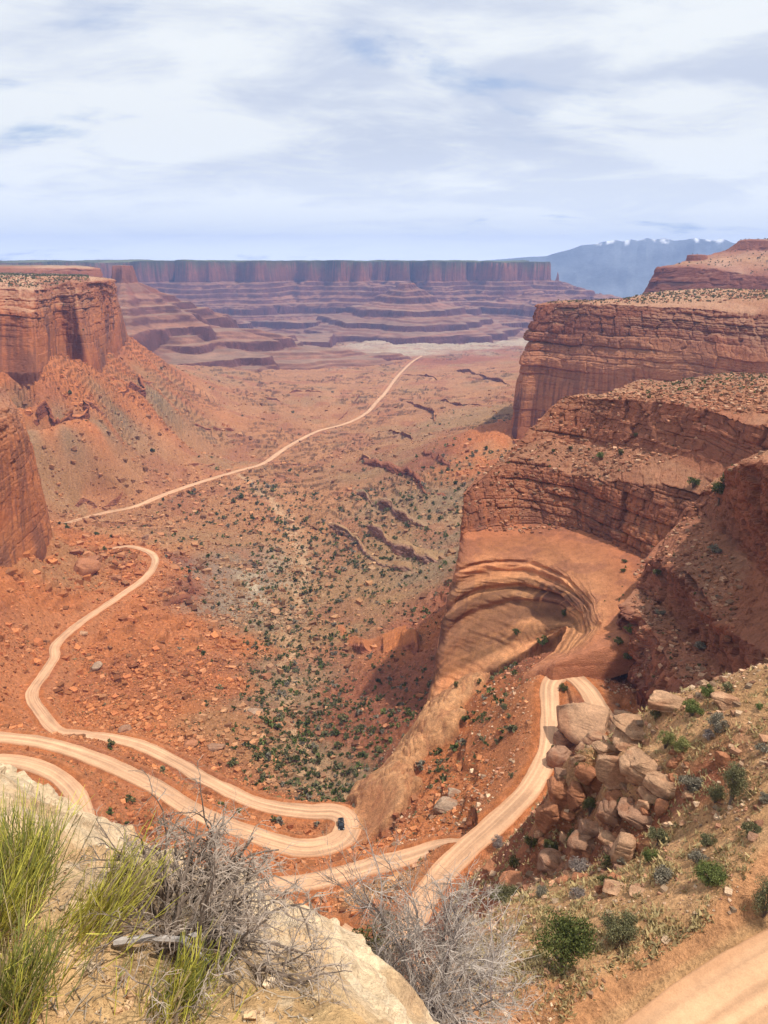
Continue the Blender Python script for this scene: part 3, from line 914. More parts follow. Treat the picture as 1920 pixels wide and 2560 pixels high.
# --- right-hand wall of stepped ledges above the hidden road
rw = [
    A3([(1530, 1605, 231), (1562, 1650, 223), (1602, 1710, 194), (1655, 1780, 161), (1790, 1860, 127), (1950, 1950, 97)]),
    A3([(1555, 1510, 234), (1590, 1530, 226), (1648, 1612, 196), (1712, 1722, 163), (1850, 1800, 128), (2050, 1850, 98)]),
    A3([(1590, 1470, 252), (1640, 1500, 243), (1722, 1590, 210), (1800, 1670, 176), (1900, 1720, 144), (2100, 1780, 108)]),
    A3([(1620, 1400, 256), (1655, 1400, 246), (1722, 1442, 212), (1812, 1562, 178), (1935, 1640, 146), (2150, 1680, 110)]),
    A3([(1660, 1345, 268), (1692, 1340, 262), (1800, 1400, 228), (1905, 1500, 194), (2010, 1580, 160), (2250, 1600, 120)]),
    A3([(1700, 1300, 280), (1755, 1295, 274), (1830, 1368, 236), (1932, 1440, 205), (2060, 1500, 175), (2300, 1500, 130)]),
    A3([(1740, 1235, 284), (1808, 1215, 276), (1838, 1165, 240), (1932, 1152, 205), (2070, 1150, 175), (2350, 1130, 130)]),
    A3([(1790, 1195, 296), (1850, 1180, 292), (1920, 1128, 265), (2020, 1110, 235), (2200, 1080, 210), (2500, 1060, 170)]),
    A3([(1850, 1120, 340), (1950, 1090, 340), (2050, 1060, 330), (2150, 1040, 300), (2350, 1020, 280), (2700, 1000, 250)]),
]
loft("cliff", rw, [44, 20, 56, 26, 22, 64, 24, 12], 520,
     [(DR, 1.1, 1.0, 0.5, 0.5, 0.6), ((0.27, 0.095, 0.05), 1.2, 1.2, 0.5, 0.4, 0.3), ((0.27, 0.10, 0.053), 0.6, 0.7, 0.6, 0, 0.1), ((0.27, 0.095, 0.05), 1.2, 1.3, 0.5, 0.5, 0.4), ((0.29, 0.11, 0.058), 0.6, 0.7, 0.7, 0, 0),
      (BR, 0.8, 0.7, 0.6, 0.25, 0.3), (BR, 0.9, 0.9, 0.6, 0.2, 0.2), (TN, 0.6, 0.5, 0.6, 0, 0), (TN, 0.5, 0.3, 0.6, 0, 0)],
     seed=211, sc=0.75, top_col=(0.37, 0.19, 0.11), top_amt=0.55, bury=24)

# --- the tall promontory behind, at right
pr = [
    [atd(1330, 1250, -205)] + A3([(1278, 1068, 906), (1340, 1105, 880), (1450, 1110, 850), (1600, 1110, 830), (1750, 1110, 800), (1920, 1110, 760), (2200, 1110, 700)]),
    [atd(1335, 1250, -150)] + A3([(1290, 960, 915), (1350, 980, 892), (1450, 985, 862), (1600, 985, 842), (1750, 985, 812), (1920, 985, 770), (2200, 985, 710)]),
    [atd(1340, 1250, -112)] + A3([(1305, 890, 922), (1360, 895, 900), (1460, 893, 872), (1600, 893, 850), (1750, 897, 822), (1920, 905, 780), (2200, 905, 720)]),
    [atd(1350, 1250, -85)] + A3([(1322, 820, 932), (1370, 822, 912), (1470, 822, 886), (1600, 826, 866), (1750, 838, 842), (1920, 850, 800), (2200, 850, 740)]),
    [atd(1360, 1250, -60)] + A3([(1342, 762, 942), (1385, 760, 930), (1480, 760, 904), (1600, 764, 886), (1750, 772, 866), (1920, 785, 830), (2200, 780, 780)]),
    [atd(1390, 1250, -58)] + A3([(1372, 757, 975), (1410, 755, 965), (1500, 752, 955), (1620, 748, 950), (1760, 742, 935), (1920, 750, 900), (2200, 750, 850)]),
    [atd(1420, 1300, -60)] + A3([(1400, 757, 1050), (1450, 755, 1050), (1540, 752, 1050), (1640, 730, 1100), (1780, 722, 1100), (1920, 726, 1050), (2250, 722, 1000)]),
    [atd(1500, 1400, -200), atd(1500, 1250, -200), atd(1550, 1300, -150), atd(1620, 1400, -90)] + A3([(1700, 735, 1500), (1830, 730, 1500), (1960, 730, 1450), (2400, 722, 1300)]),
]
loft("cliff", pr, [70, 44, 44, 54, 10, 14, 10], 760,
     [(OR, 0.15, 0.1, 0.5, 0.55, 0.9), ((0.38, 0.15, 0.07), 0.2, 0.1, 0.5, 0.5, 0.6), ((0.40, 0.165, 0.08), 0.5, 0.3, 0.5, 0.25, 0.25), (DR, 1.0, 0.7, 0.5, 0.3, 0.5), (DR, 1.0, 0.8, 0.5, 0.2, 0.3),
      (TN, 0.4, 0.3, 0.5, 0, 0), (SL, 0.3, 0.2, 0.5, 0, 0), (SL, 0.3, 0.2, 0.5, 0, 0)],
     seed=307, sc=1.35, top_col=(0.42, 0.245, 0.145), top_amt=0.7, bury=40)

# --- the mesa behind it with its cap and small butte
ms = [
    [atd(1640, 2300, -95)] + A3([(1592, 765, 1720), (1620, 762, 1680), (1700, 765, 1640), (1800, 770, 1600), (1920, 775, 1560), (2200, 775, 1450)]),
    [atd(1660, 2300, -20)] + A3([(1645, 669, 1740), (1668, 666, 1710), (1740, 668, 1680), (1820, 676, 1650), (1920, 690, 1610), (2200, 690, 1500)]),
    [atd(1700, 2300, -15)] + A3([(1690, 664, 1800), (1710, 660, 1790), (1760, 655, 1790), (1830, 650, 1780), (1920, 645, 1750), (2200, 640, 1650)]),
    [atd(1760, 2300, 0)] + A3([(1720, 652, 1860), (1770, 640, 1870), (1800, 632, 1870), (1835, 628, 1860), (1920, 628, 1830), (2200, 620, 1750)]),
    [atd(1840, 2300, 20)] + A3([(1780, 645, 1900), (1815, 628, 1900), (1836, 615, 1890), (1850, 600, 1880), (1920, 598, 1850), (2200, 595, 1780)]),
    [atd(1900, 2400, 20)] + A3([(1840, 645, 2100), (1850, 630, 2100), (1870, 610, 2100), (1890, 600, 2100), (1960, 598, 2100), (2300, 595, 2000)]),
]
loft("mesa", ms, [50, 16, 12, 16, 8], 300,
     [(DR, 0.3, 0.3, 0.5, 0.4, 0.3), (DR, 0.5, 0.4, 0.5, 0.2, 0.2), (SL, 0.2, 0.2, 0.5, 0, 0), (BR, 0.2, 0.3, 0.5, 0.2, 0.2), (DR, 0.4, 0.3, 0.3, 0.2, 0.1), (BR, 0.3, 0.3, 0.4, 0, 0)],
     seed=401, sc=2.2, top_col=(0.46, 0.30, 0.20))
bt = []
for zpy, rad in ((662, 30), (650, 23), (645, 22), (637, 20), (636, 2)):
    c0 = at(1743, zpy, 1830)
    bt.append([c0 + np.array((math.cos(a) * rad, math.sin(a) * rad, 0)) for a in np.linspace(0, 2 * math.pi, 9)])
loft("butte", bt, [6, 8, 10, 4], 60, [(BR, 0.2, 0.2, 0.1, 0, 0)] * 4 + [(BR, 0.1, 0, 0, 0, 0)], seed=431, sc=1.0)

# --- near buttress at the left edge
nb = [
    A3([(-420, 1620, 330), (-200, 1500, 395), (0, 1430, 450), (70, 1400, 485), (128, 1340, 545), (112, 1310, 640), (60, 1300, 760)]),
    A3([(-420, 1350, 345), (-200, 1310, 410), (-10, 1250, 470), (55, 1240, 505), (100, 1210, 552), (90, 1190, 650), (40, 1180, 770)]),
    A3([(-420, 1180, 355), (-200, 1150, 420), (-15, 1115, 482), (40, 1105, 515), (73, 1090, 560), (60, 1085, 660), (20, 1080, 780)]),
    A3([(-420, 1050, 365), (-200, 1035, 430), (-25, 1025, 490), (18, 1022, 522), (42, 1022, 566), (32, 1030, 670), (0, 1040, 790)]),
    A3([(-440, 900, 375), (-220, 930, 440), (-50, 965, 500), (-20, 968, 532), (3, 968, 575), (0, 990, 680), (-30, 1000, 800)]),
    A3([(-640, 850, 460), (-420, 880, 520), (-250, 920, 580), (-220, 930, 620), (-200, 935, 650), (-200, 950, 720), (-230, 960, 840)]),
]
loft("cliff", nb, [60, 60, 40, 30, 8], 300,
     [(OR, 0.12, 0.15, 0.5, 0.75, 0.55), (OR, 0.12, 0.15, 0.5, 0.8, 0.5), (OR, 0.2, 0.2, 0.5, 0.6, 0.5), ((0.40, 0.17, 0.085), 0.7, 0.7, 0.5, 0.4, 0.5), (BR, 0.7, 0.6, 0.5, 0.1, 0.2), (TN, 0.4, 0.3, 0.4, 0, 0)],
     seed=503, sc=1.0, bury=30)

# --- the butte wall at upper left
lb = [
    A3([(-420, 950, 850), (-150, 940, 930), (0, 930, 975), (100, 934, 955), (152, 906, 1065), (190, 908, 1055), (232, 912, 1040), (272, 878, 1215), (316, 842, 1470)]) + [atd(250, 1750, -140)],
    A3([(-420, 850, 860), (-150, 850, 945), (0, 850, 992), (97, 850, 972), (148, 838, 1085), (182, 838, 1070), (215, 838, 1056), (272, 820, 1228), (305, 795, 1480)]) + [atd(245, 1750, -95)],
    A3([(-420, 770, 870), (-150, 775, 955), (0, 780, 1002), (90, 782, 985), (142, 768, 1095), (178, 768, 1086), (205, 770, 1085), (272, 765, 1240), (290, 752, 1490)]) + [atd(240, 1750, -55)],
    A3([(-420, 705, 890), (-150, 712, 985), (0, 716, 1030), (82, 724, 1015), (130, 716, 1115), (172, 702, 1110), (200, 704, 1115), (268, 698, 1255), (276, 700, 1500)]) + [atd(235, 1750, -30)],
    A3([(-420, 690, 1300), (-150, 690, 1300), (0, 690, 1300), (70, 692, 1300), (120, 692, 1320), (160, 692, 1320), (190, 693, 1340), (235, 693, 1400), (250, 697, 1550)]) + [atd(215, 1850, -26)],
    A3([(-420, 684, 1900), (-150, 684, 1900), (0, 684, 1900), (60, 685, 1900), (100, 686, 1900), (130, 686, 1900), (160, 687, 1900), (200, 688, 1900), (215, 690, 1900)]) + [atd(205, 1950, -25)],
]
loft("cliff", lb, [56, 40, 36, 20, 16], 520,
     [(OR, 0.12, 0.12, 0.5, 0.7, 0.65), (OR, 0.12, 0.12, 0.5, 0.7, 0.75), (OR, 0.5, 0.4, 0.5, 0.4, 0.6), (BR, 0.9, 0.7, 0.5, 0.1, 0.1), (SL, 0.3, 0.3, 0.5, 0, 0), (SL, 0.3, 0.3, 0.4, 0, 0)],
     seed=601, sc=1.5, top_col=(0.52, 0.33, 0.20), bury=40)
# tier behind it
tb = [
    A3([(-420, 692, 2000), (-100, 692, 2000), (100, 693, 2000), (200, 694, 2050), (258, 696, 2120)]) + [atd(230, 2500, -40)],
    A3([(-420, 668, 2020), (-100, 668, 2020), (100, 668, 2020), (200, 669, 2070), (250, 671, 2140)]) + [atd(228, 2500, -12)],
    A3([(-420, 662, 2300), (-100, 662, 2300), (100, 663, 2300), (180, 664, 2300), (215, 666, 2300)]) + [atd(210, 2600, -12)],
]
loft("mesa", tb, [24, 10], 200, [(DR, 0.4, 0.3, 0.5, 0.3, 0.3), (BR, 0.4, 0.3, 0.4, 0.1, 0.1), ((0.16, 0.13, 0.07), 0.2, 0.1, 0.3, 0, 0)], seed=651, sc=2.2)

# --- rock ledges cropping out of the slopes (small cliffs on the ground)
LEDGES = [
    ([(66, 1048), (120, 1052), (172, 1056), (215, 1040), (262, 1036)], 15, DR, 0.45),
    ([(272, 1005), (310, 998), (350, 985), (378, 965), (410, 950)], 13, DR, 0.45),
    ([(160, 1278), (210, 1262), (265, 1248), (318, 1225)], 6, BR, 0.7),
    ([(895, 1308), (930, 1335), (985, 1372), (1045, 1395), (1110, 1418)], 9, (0.34, 0.17, 0.12), 0.7),
    ([(905, 1155), (960, 1172), (1015, 1190), (1050, 1225), (1140, 1250)], 11, DR, 0.7),
    ([(1050, 1130), (1090, 1150), (1130, 1180)], 7, DR, 0.7),
    ([(880, 1165), (905, 1150), (935, 1150)], 7, BR, 0.7),
    ([(990, 1000), (1030, 1012), (1075, 1035), (1100, 1062)], 9, DR, 0.7),
    ([(930, 1075), (985, 1082), (1040, 1105)], 8, DR, 0.7),
    ([(880, 1235), (940, 1262), (1010, 1300), (1080, 1330)], 8, (0.30, 0.15, 0.095), 0.7),
    ([(780, 1300), (830, 1322), (880, 1350), (930, 1392), (1000, 1425), (1060, 1462)], 8, (0.33, 0.18, 0.12), 0.7),
    ([(600, 985), (660, 992), (720, 1005)], 6, DR, 0.6),
    ([(820, 1060), (860, 1040), (905, 985)], 5, DR, 0.6),
    ([(1000, 935), (1060, 942), (1110, 955)], 8, DR, 0.6),
    ([(400, 1530), (445, 1510), (478, 1490), (480, 1440)], 6, DR, 0.7),
    ([(430, 1640), (480, 1630), (510, 1600)], 4, DR, 0.7),
    ([(1130, 925), (1180, 935), (1230, 950), (1285, 965)], 11, DR, 0.6),
    ([(480, 1060), (540, 1080), (600, 1078)], 6, DR, 0.6),
    ([(700, 985), (760, 978), (830, 985)], 6, DR, 0.6),
    ([(1085, 1000), (1150, 1012), (1230, 1015)], 7, DR, 0.6),
    ([(440, 1150), (500, 1165), (570, 1160)], 4, DR, 0.7),
    ([(800, 1560), (850, 1585), (900, 1570)], 4, BR, 0.7),
    ([(850, 1590), (905, 1625), (960, 1610), (1010, 1590)], 6, (0.42, 0.16, 0.09), 0.5),
    ([(960, 1640), (1010, 1620), (1050, 1640)], 8, (0.43, 0.155, 0.08), 0.4),
]
for k, (pp, hgt, colr, am) in enumerate(LEDGES):
    base = [on_base(x, y, d0=150) for x, y in pp]
    base = np.array(base)
    tb_ = densify(base, 6.0)
    tb_ = tb_[::max(1, len(tb_) // 14)]
    g = gz(tb_[:, 0], tb_[:, 1])
    tap = np.minimum(1, np.minimum(np.arange(len(tb_)), np.arange(len(tb_))[::-1]) / 3.5) * np.clip(0.35 + 1.0 * vn2(np.arange(len(tb_)) * 0.8 + k * 7.7, np.zeros(len(tb_)), 77), 0.3, 1.2)
    tb_[:, :2] += (np.c_[vn2(np.arange(len(tb_)) * 0.7, np.full(len(tb_), k * 3.1), 78), vn2(np.arange(len(tb_)) * 0.7, np.full(len(tb_), k * 3.1), 79)] - 0.5) * hgt * 1.0
    g = gz(tb_[:, 0], tb_[:, 1])
    rad = tb_[:, :2] / np.linalg.norm(tb_[:, :2], axis=1, keepdims=True)
    hgt *= 1.0 if base[0][0] > -60 else 0.8
    rows = []
    for off, dz in ((-3.0, -4.0), (0.0, hgt * 0.75), (hgt * 0.5, hgt * 0.85), (hgt * 2.2, hgt * 0.5), (hgt * 4.0, -3.0)):
        xy = tb_[:, :2] + rad * off
        zz_ = g + dz * tap + (-3.0) * (1 - tap)
        rows.append([np.array((a[0], a[1], b)) for a, b in zip(xy, zz_)])
    gcol = colbase(*[np.array([v]) for v in polar_of(base[len(base) // 2])])[0]
    loft("ledge", rows, [20, 6, 8, 8], 130, [(colr, am, 0.6, 0.5, 0.2, 0.4), (colr, am, 0.6, 0.5, 0.2, 0.3), (tuple(gcol * 1.15), 0.4, 0.3, 0.6, 0, 0), (tuple(gcol), 0.3, 0.2, 0.6, 0, 0), (tuple(gcol), 0.2, 0.1, 0.3, 0, 0)],
         seed=800 + k * 7, sc=max(0.5, hgt / 12), top_col=tuple(np.clip(gcol * 1.25, 0, 1)))

# ------------------------------------------------------------------ far canyon: mesa wall, cones, benches, plain, mountains
def prof(d, xs, zs):
    return np.interp(d, xs, zs)


def build_far():
    xs = np.linspace(-3400, 3600, 1150)
    ys = np.concatenate([np.linspace(1950, 3200, 220), np.linspace(3205, 5600, 520), np.linspace(5650, 9800, 40)])
    X, Y = np.meshgrid(xs, ys)
    n1 = fbm2(X / 700, Y / 700, 4, 901) - 0.5
    n2 = fbm2(X / 170, Y / 170, 4, 905) - 0.5
    n3 = fbm2(X / 50, Y / 50, 3, 909) - 0.5
    jag = 1 - np.abs(2 * fbm2(X / 330, Y / 330, 3, 913) - 1)
    # signed distance inside the main rim
    d = (Y - 4350) - 380 * n1 * 2 - 260 * (jag - 0.5) * 2 - 0.18 * np.clip(-X - 300, 0, 3000) * -1
    right = (935 - X) * 1.0 + 60 * n2 * 2
    dm = np.minimum(d, right) + 90 * n2
    gul = 1 - np.abs(2 * fbm2(X / 75, Y / 140, 3, 917) - 1)
    ledge = n3 * 58 + (gul - 0.6) * 60
    D = dm + ledge
    z = prof(D, [-1900, -1500, -1180, -1165, -900, -880, -700, -690, -520, -505, -330, -240, -60, -14, 0, 60],
             [-470, -455, -430, -385, -370, -330, -315, -285, -262, -228, -196, -170, -112, -104, 2, 4])
    z = z + np.where(z > -90, (fbm2(X / 240, Y / 240, 4, 985) - 0.5) * 26 * sstep(-90, 0, z), 0)
    # butte with cone at left
    def cone(cx, cy, sx, sy, xsn, zsn, sd):
        dx = (X - cx) / sx; dy = (Y - cy) / sy
        r = np.hypot(dx, dy)
        an = np.arctan2(dy, dx)
        r = r * (1 + 0.45 * (fbm2(np.cos(an) * 2.2 + 5, np.sin(an) * 2.2 + r * 0, 3, sd) - 0.5) * 2) + n2 * 40 + n3 * 14
        return prof(r, xsn, zsn)

    ca = at(310, 705, 2650)
    z = np.maximum(z, cone(ca[0], ca[1], 1.0, 1.5, [0, 30, 36, 60, 150, 260, 270, 420, 440, 640, 900], [-10, -12, -62, -72, -128, -190, -235, -262, -300, -345, -470], 921))
    cb = at(390, 790, 2450)
    z = np.maximum(z, cone(cb[0] - 80, cb[1] + 60, 1.5, 1.0, [0, 120, 132, 200, 290, 300, 420, 520, 900], [-142, -160, -190, -205, -232, -262, -280, -300, -480], 931))
    cc = at(1032, 700, 3750)
    z = np.maximum(z, cone(cc[0] - 40, cc[1], 1.15, 1.3, [0, 26, 34, 110, 118, 220, 228, 330, 338, 430, 440, 560, 572, 720, 735, 1000], [-96, -98, -112, -165, -188, -215, -243, -262, -290, -304, -335, -350, -395, -412, -470, -480], 941))
    ce = at(1290, 740, 4150)
    z = np.maximum(z, cone(ce[0] + 330, ce[1] + 300, 1.5, 1.0, [0, 180, 190, 320, 330, 480, 490, 640, 900], [-190, -210, -240, -262, -300, -322, -362, -385, -470], 951))
    # white rim benches in the middle distance
    def bench(px0, px1, y0, y1, top, hgt, sd):
        p0 = at(px0, 870, (y0 + y1) / 2); p1 = at(px1, 870, (y0 + y1) / 2)
        cx, cy = (p0[0] + p1[0]) / 2, (y0 + y1) / 2
        rr = np.maximum(np.abs(X - cx) / (abs(p1[0] - p0[0]) / 2), np.abs(Y - cy) / ((y1 - y0) / 2)) + n1 * 0.5 + n2 * 0.5
        return np.where(rr < 1, top + n3 * 6, np.where(rr < 1.10, top - hgt * (rr - 1) / 0.10, -480))

    for a in ((560, 735, 2330, 2620, -262, 42, 1), (690, 835, 2900, 3250, -296, 60, 2), (430, 640, 2050, 2230, -274, 20, 3), (780, 960, 3250, 3500, -330, 50, 4), (520, 700, 2850, 3200, -290, 40, 5)):
        z = np.maximum(z, bench(*a))
    # beds
    for bed, lo in ((26, -480), (11, -480)):
        q = (z + n1 * 60 + n2 * 12) / bed
        fr = q - np.floor(q)
        am = sstep(-60, -130, z) * (0.25 + 0.6 * fbm2(X / 260, Y / 260, 2, 919))
        z = z + am * bed * (sstep(0.25, 0.75, fr) - fr)
    z += n3 * 3 * sstep(0, -60, z)
    # colour by bed and slope
    gy, gx = np.gradient(z, ys, xs)
    sl = np.hypot(gx, gy)
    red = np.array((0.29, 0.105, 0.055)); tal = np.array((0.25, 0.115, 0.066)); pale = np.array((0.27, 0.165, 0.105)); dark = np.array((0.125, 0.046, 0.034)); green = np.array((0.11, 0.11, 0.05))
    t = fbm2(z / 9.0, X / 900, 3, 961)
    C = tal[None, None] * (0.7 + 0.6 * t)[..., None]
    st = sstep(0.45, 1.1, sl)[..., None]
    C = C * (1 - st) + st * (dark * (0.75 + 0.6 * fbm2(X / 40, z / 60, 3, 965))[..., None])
    wing = (sstep(-112, -95, z) * sstep(0.5, 1.2, sl))[..., None]
    C = C * (1 - wing) + wing * red * (0.5 + 1.0 * fbm2(X / 130, z / 45, 4, 971))[..., None]
    fl = (sstep(0.25, 0.08, sl) * sstep(-60, -100, z))[..., None] * 0.7
    C = C * (1 - fl) + fl * pale * (0.75 + 0.5 * fbm2(X / 70, Y / 70, 3, 975))[..., None]
    C = C * (0.62 + 0.76 * fbm2(X / 26, Y / 26 + z / 9, 4, 991))[..., None]
    tp = sstep(-10, -2, z)[..., None]
    C = C * (1 - tp) + tp * (green * (0.6 + 0.9 * fbm2(X / 60, Y / 200, 3, 981))[..., None])
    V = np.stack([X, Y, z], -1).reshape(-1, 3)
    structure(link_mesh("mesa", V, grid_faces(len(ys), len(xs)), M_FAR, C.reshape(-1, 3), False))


build_far()


def build_plain():
    xs = np.linspace(-7000, 11000, 420)
    ys = np.concatenate([np.linspace(-3000, 1500, 12), np.linspace(1800, 9000, 200), np.linspace(9030, 10150, 20)])
    X, Y = np.meshgrid(xs, ys)
    n = fbm2(X / 1500, Y / 900, 4, 1001)
    z = -500 + 20 * (n - 0.5)
    b = sstep(0.50, 0.54, n) * 60 + sstep(0.60, 0.63, n) * 70
    z = z + b * sstep(5200, 6500, Y)
    z = z - sstep(4000, 0, Y) * 40
    # everything left of the gap keeps below the mesa top
    C = np.array((0.36, 0.2, 0.13))[None, None] * (0.7 + 0.6 * fbm2(X / 300, Y / 300, 4, 1005))[..., None]
    V = np.stack([X, Y, z], -1).reshape(-1, 3)
    structure(link_mesh("plain", V, grid_faces(len(ys), len(xs)), M_FAR, C.reshape(-1, 3), False))


build_plain()


def build_mountains():
    D0 = 8600.0
    sil = [(900, 661), (1000, 659), (1133, 655), (1250, 646), (1365, 638), (1400, 626), (1452, 612), (1480, 610), (1505, 604), (1533, 600), (1550, 603), (1572, 598), (1590, 601), (1612, 594), (1630, 599), (1654, 595), (1680, 602), (1705, 597), (1730, 592), (1750, 598),
           (1772, 600), (1799, 594), (1820, 602), (1845, 608), (1900, 622), (2000, 640), (2150, 652), (2400, 658)]
    pxs = np.array([s[0] for s in sil], float)
    tz = np.array([at(s[0], s[1], D0)[2] for s in sil])
    px = np.linspace(900, 2400, 620)
    top = np.interp(px, pxs, tz)
    dd = np.linspace(-1500, 1500, 90)
    P = np.zeros((len(dd), len(px), 3))
    for j, x in enumerate(px):
        r = ray(x, 655); h = math.hypot(r[0], r[1])
        P[:, j, 0] = r[0] / h * (D0 + dd); P[:, j, 1] = r[1] / h * (D0 + dd)
    t = np.clip(1 - np.abs(dd) / 1500, 0, 1)[:, None]
    nz = 1 - np.abs(2 * fbm2(P[..., 0] / 600, P[..., 1] / 600, 5, 1101) - 1)
    base = -520.0
    hgt = np.clip(top - base, 5, None)[None]
    shape = t ** 1.15
    z = base + hgt * shape * (1 - 0.30 * (1 - nz) * (1 - t) * 2.2 * np.clip(t * 4, 0, 1))
    z += (nz - 0.7) * 60 * np.clip((hgt - 500) / 300, 0, 1) * 0.7 * t
    P[..., 2] = z
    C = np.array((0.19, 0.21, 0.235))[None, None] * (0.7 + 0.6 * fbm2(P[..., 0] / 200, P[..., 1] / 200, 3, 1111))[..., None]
    sn = (sstep(175, 215, z + 150 * (fbm2(P[..., 0] / 120, P[..., 1] / 120, 4, 1121) - 0.5)) * sstep(0.45, 0.6, fbm2(P[..., 0] / 70, P[..., 1] / 160, 4, 1125)))[..., None] * 0.85
    C = C * (1 - sn) + sn * np.array((0.95, 0.95, 0.97))
    structure(link_mesh("mountains", P.reshape(-1, 3), grid_faces(len(dd), len(px)), M_FAR, C.reshape(-1, 3), True))


build_mountains()
# ------------------------------------------------------------------ pale ledge the camera stands on
def pits(vi, u, P):
    x, y, z = P[..., 0], P[..., 1], P[..., 2]
    cr = 1 - np.abs(2 * fbm3(x / 0.55, y / 0.55, z / 0.55, 3, 1211) - 1)
    d = -0.07 * sstep(0.90, 0.99, cr)
    d = d - 0.045 * sstep(0.60, 0.70, fbm3(x / 0.14, y / 0.14, z / 0.10, 3, 1213))
    d = d + 0.10 * (fbm3(x / 0.45, y / 0.45, z / 0.25, 3, 1215) - 0.5)
    return 0.62 * d + 0.014 * (fbm3(x / 0.06, y / 0.06, z / 0.05, 3, 1217) - 0.5)


def stain(vi, u, P, c):
    x, y, z = P[..., 0], P[..., 1], P[..., 2]
    m = sstep(0.54, 0.66, fbm3(x / 0.30, y / 0.30, z / 0.2, 4, 1221))[..., None] * 0.55
    c = c * (1 - m) + m * np.array((0.50, 0.29, 0.13))
    m = sstep(0.60, 0.70, fbm3(x / 0.11, y / 0.11, z / 0.1, 4, 1223))[..., None] * 0.3
    c = c * (1 - m) + m * np.array((0.33, 0.21, 0.13))
    m = sstep(0.62, 0.70, fbm3(x / 0.07, y / 0.07, z / 0.07, 3, 1225))[..., None] * 0.4
    return c * (1 - m) + m * np.array((0.74, 0.60, 0.42))


def build_ledge():
    cols = [(-500, 1730, 6.2), (-250, 1820, 5.0), (0, 1925, 4.25), (150, 1998, 3.95), (300, 2075, 3.7), (450, 2150, 3.5), (590, 2195, 3.4), (640, 2245, 3.3), (735, 2272, 3.22), (850, 2350, 3.05), (960, 2440, 2.9), (1045, 2560, 2.7), (1120, 2720, 2.45), (1250, 3000, 2.0)]
    E = [at(*c) for c in cols]
    feet, mid, inn, edge, lip, drop, shelf, low = [], [], [], [], [], [], [], []
    for c, e in zip(cols, E):
        u = np.array((e[0], e[1], 0)) / math.hypot(e[0], e[1]); d = c[2]
        f0 = u * 0.35; f0[2] = -1.72
        feet.append(f0)
        m = u * (d * 0.48); m[2] = -1.95 - 0.02 * d; mid.append(m)
        k = u * (d * 0.76); k[2] = e[2] + 0.60 + 0.02 * (d - 3); inn.append(k)
        edge.append(e)
        l = u * (d + 0.16); l[2] = e[2] - 0.45; lip.append(l)
        r = u * (d + 0.30); r[2] = -5.6; drop.append(r)
        if c[0] >= 850 and c[0] < 1240:
            s = u * 5.6; s[2] = -7.0; lo = u * 9; lo[2] = -30
        else:
            s = u * (d + 1.0); s[2] = -11; lo = u * (d + 4); lo[2] = -34
        shelf.append(s); low.append(lo)
    pale = (0.66, 0.475, 0.295); sand = (0.60, 0.365, 0.17)
    loft("rock_ledge", [low, shelf, drop, lip, edge, inn, mid, feet], [14, 40, 34, 26, 60, 60, 40], 620,
         [(SL, 0.5, 0.3, 0.6, 0.2, 0.2), (SL, 0.4, 0.2, 0.5, 0.1, 0.2), (pale, 0.5, 0.3, 0.6, 0.1, 0.3), (pale, 0.15, 0.1, 0.5, 0.0, 0.05), (pale, 0.3, 0.0, 0.8, 0, 0), (pale, 0.2, 0, 0.6, 0, 0), (sand, 0.05, 0, 0.3, 0, 0), (sand, 0.05, 0, 0.3, 0, 0)],
         seed=1201, sc=0.09, mat=M_LEDGE, top_col=pale, top_amt=0.0, extra=pits, tintf=stain)


build_ledge()
bpy.context.view_layer.update()
DG = bpy.context.evaluated_depsgraph_get()


def hit(px, py):
    r = Vector(ray(px, py)).normalized()
    ok, loc, nor, idx, ob, _ = SC.ray_cast(DG, Vector((0, 0, 0)) + r * 0.2, r, distance=20000)
    return (np.array(loc), np.array(nor)) if ok else (None, None)


def depth_of(p):
    return p[1] * COSP - p[2] * SINP


# ------------------------------------------------------------------ things: tagging and copying
def tag(o, label, cat, group=None):
    o["label"] = label
    o["category"] = cat
    if group:
        o["group"] = group
    return o


def empty(name, loc, rz=0.0):
    o = bpy.data.objects.new(name, None)
    o.empty_display_size = 0.2
    o.location = [float(v) for v in loc]
    o.rotation_euler = (0, 0, rz)
    COL.objects.link(o)
    return o


def copy_tree(o, loc, rz, s=1.0):
    c = o.copy()
    COL.objects.link(c)
    c.location = [float(v) for v in loc]; c.rotation_euler = (0, 0, rz); c.scale = (s, s, s)
    for ch in o.children:
        k = ch.copy()
        COL.objects.link(k)
        k.parent = c
    return c


class MB:
    """collects triangles, quads and colours for one mesh"""
    def __init__(self):
        self.v, self.t, self.q, self.c, self.n = [], [], [], [], 0

    def add(self, v, f, c):
        v = np.asarray(v, np.float32); f = np.asarray(f, np.int32)
        (self.t if f.shape[1] == 3 else self.q).append(f + self.n)
        c = np.asarray(c, np.float32)
        self.c.append(np.repeat(c[None], len(v), 0) if c.ndim == 1 else c)
        self.v.append(v); self.n += len(v)

    def build(self, name, mat, parent=None, smooth=False):
        fl = []
        if self.t: fl.append(np.concatenate(self.t))
        if self.q: fl.append(np.concatenate(self.q))
        return link_mesh(name, np.concatenate(self.v), fl, mat, np.concatenate(self.c), smooth, parent)


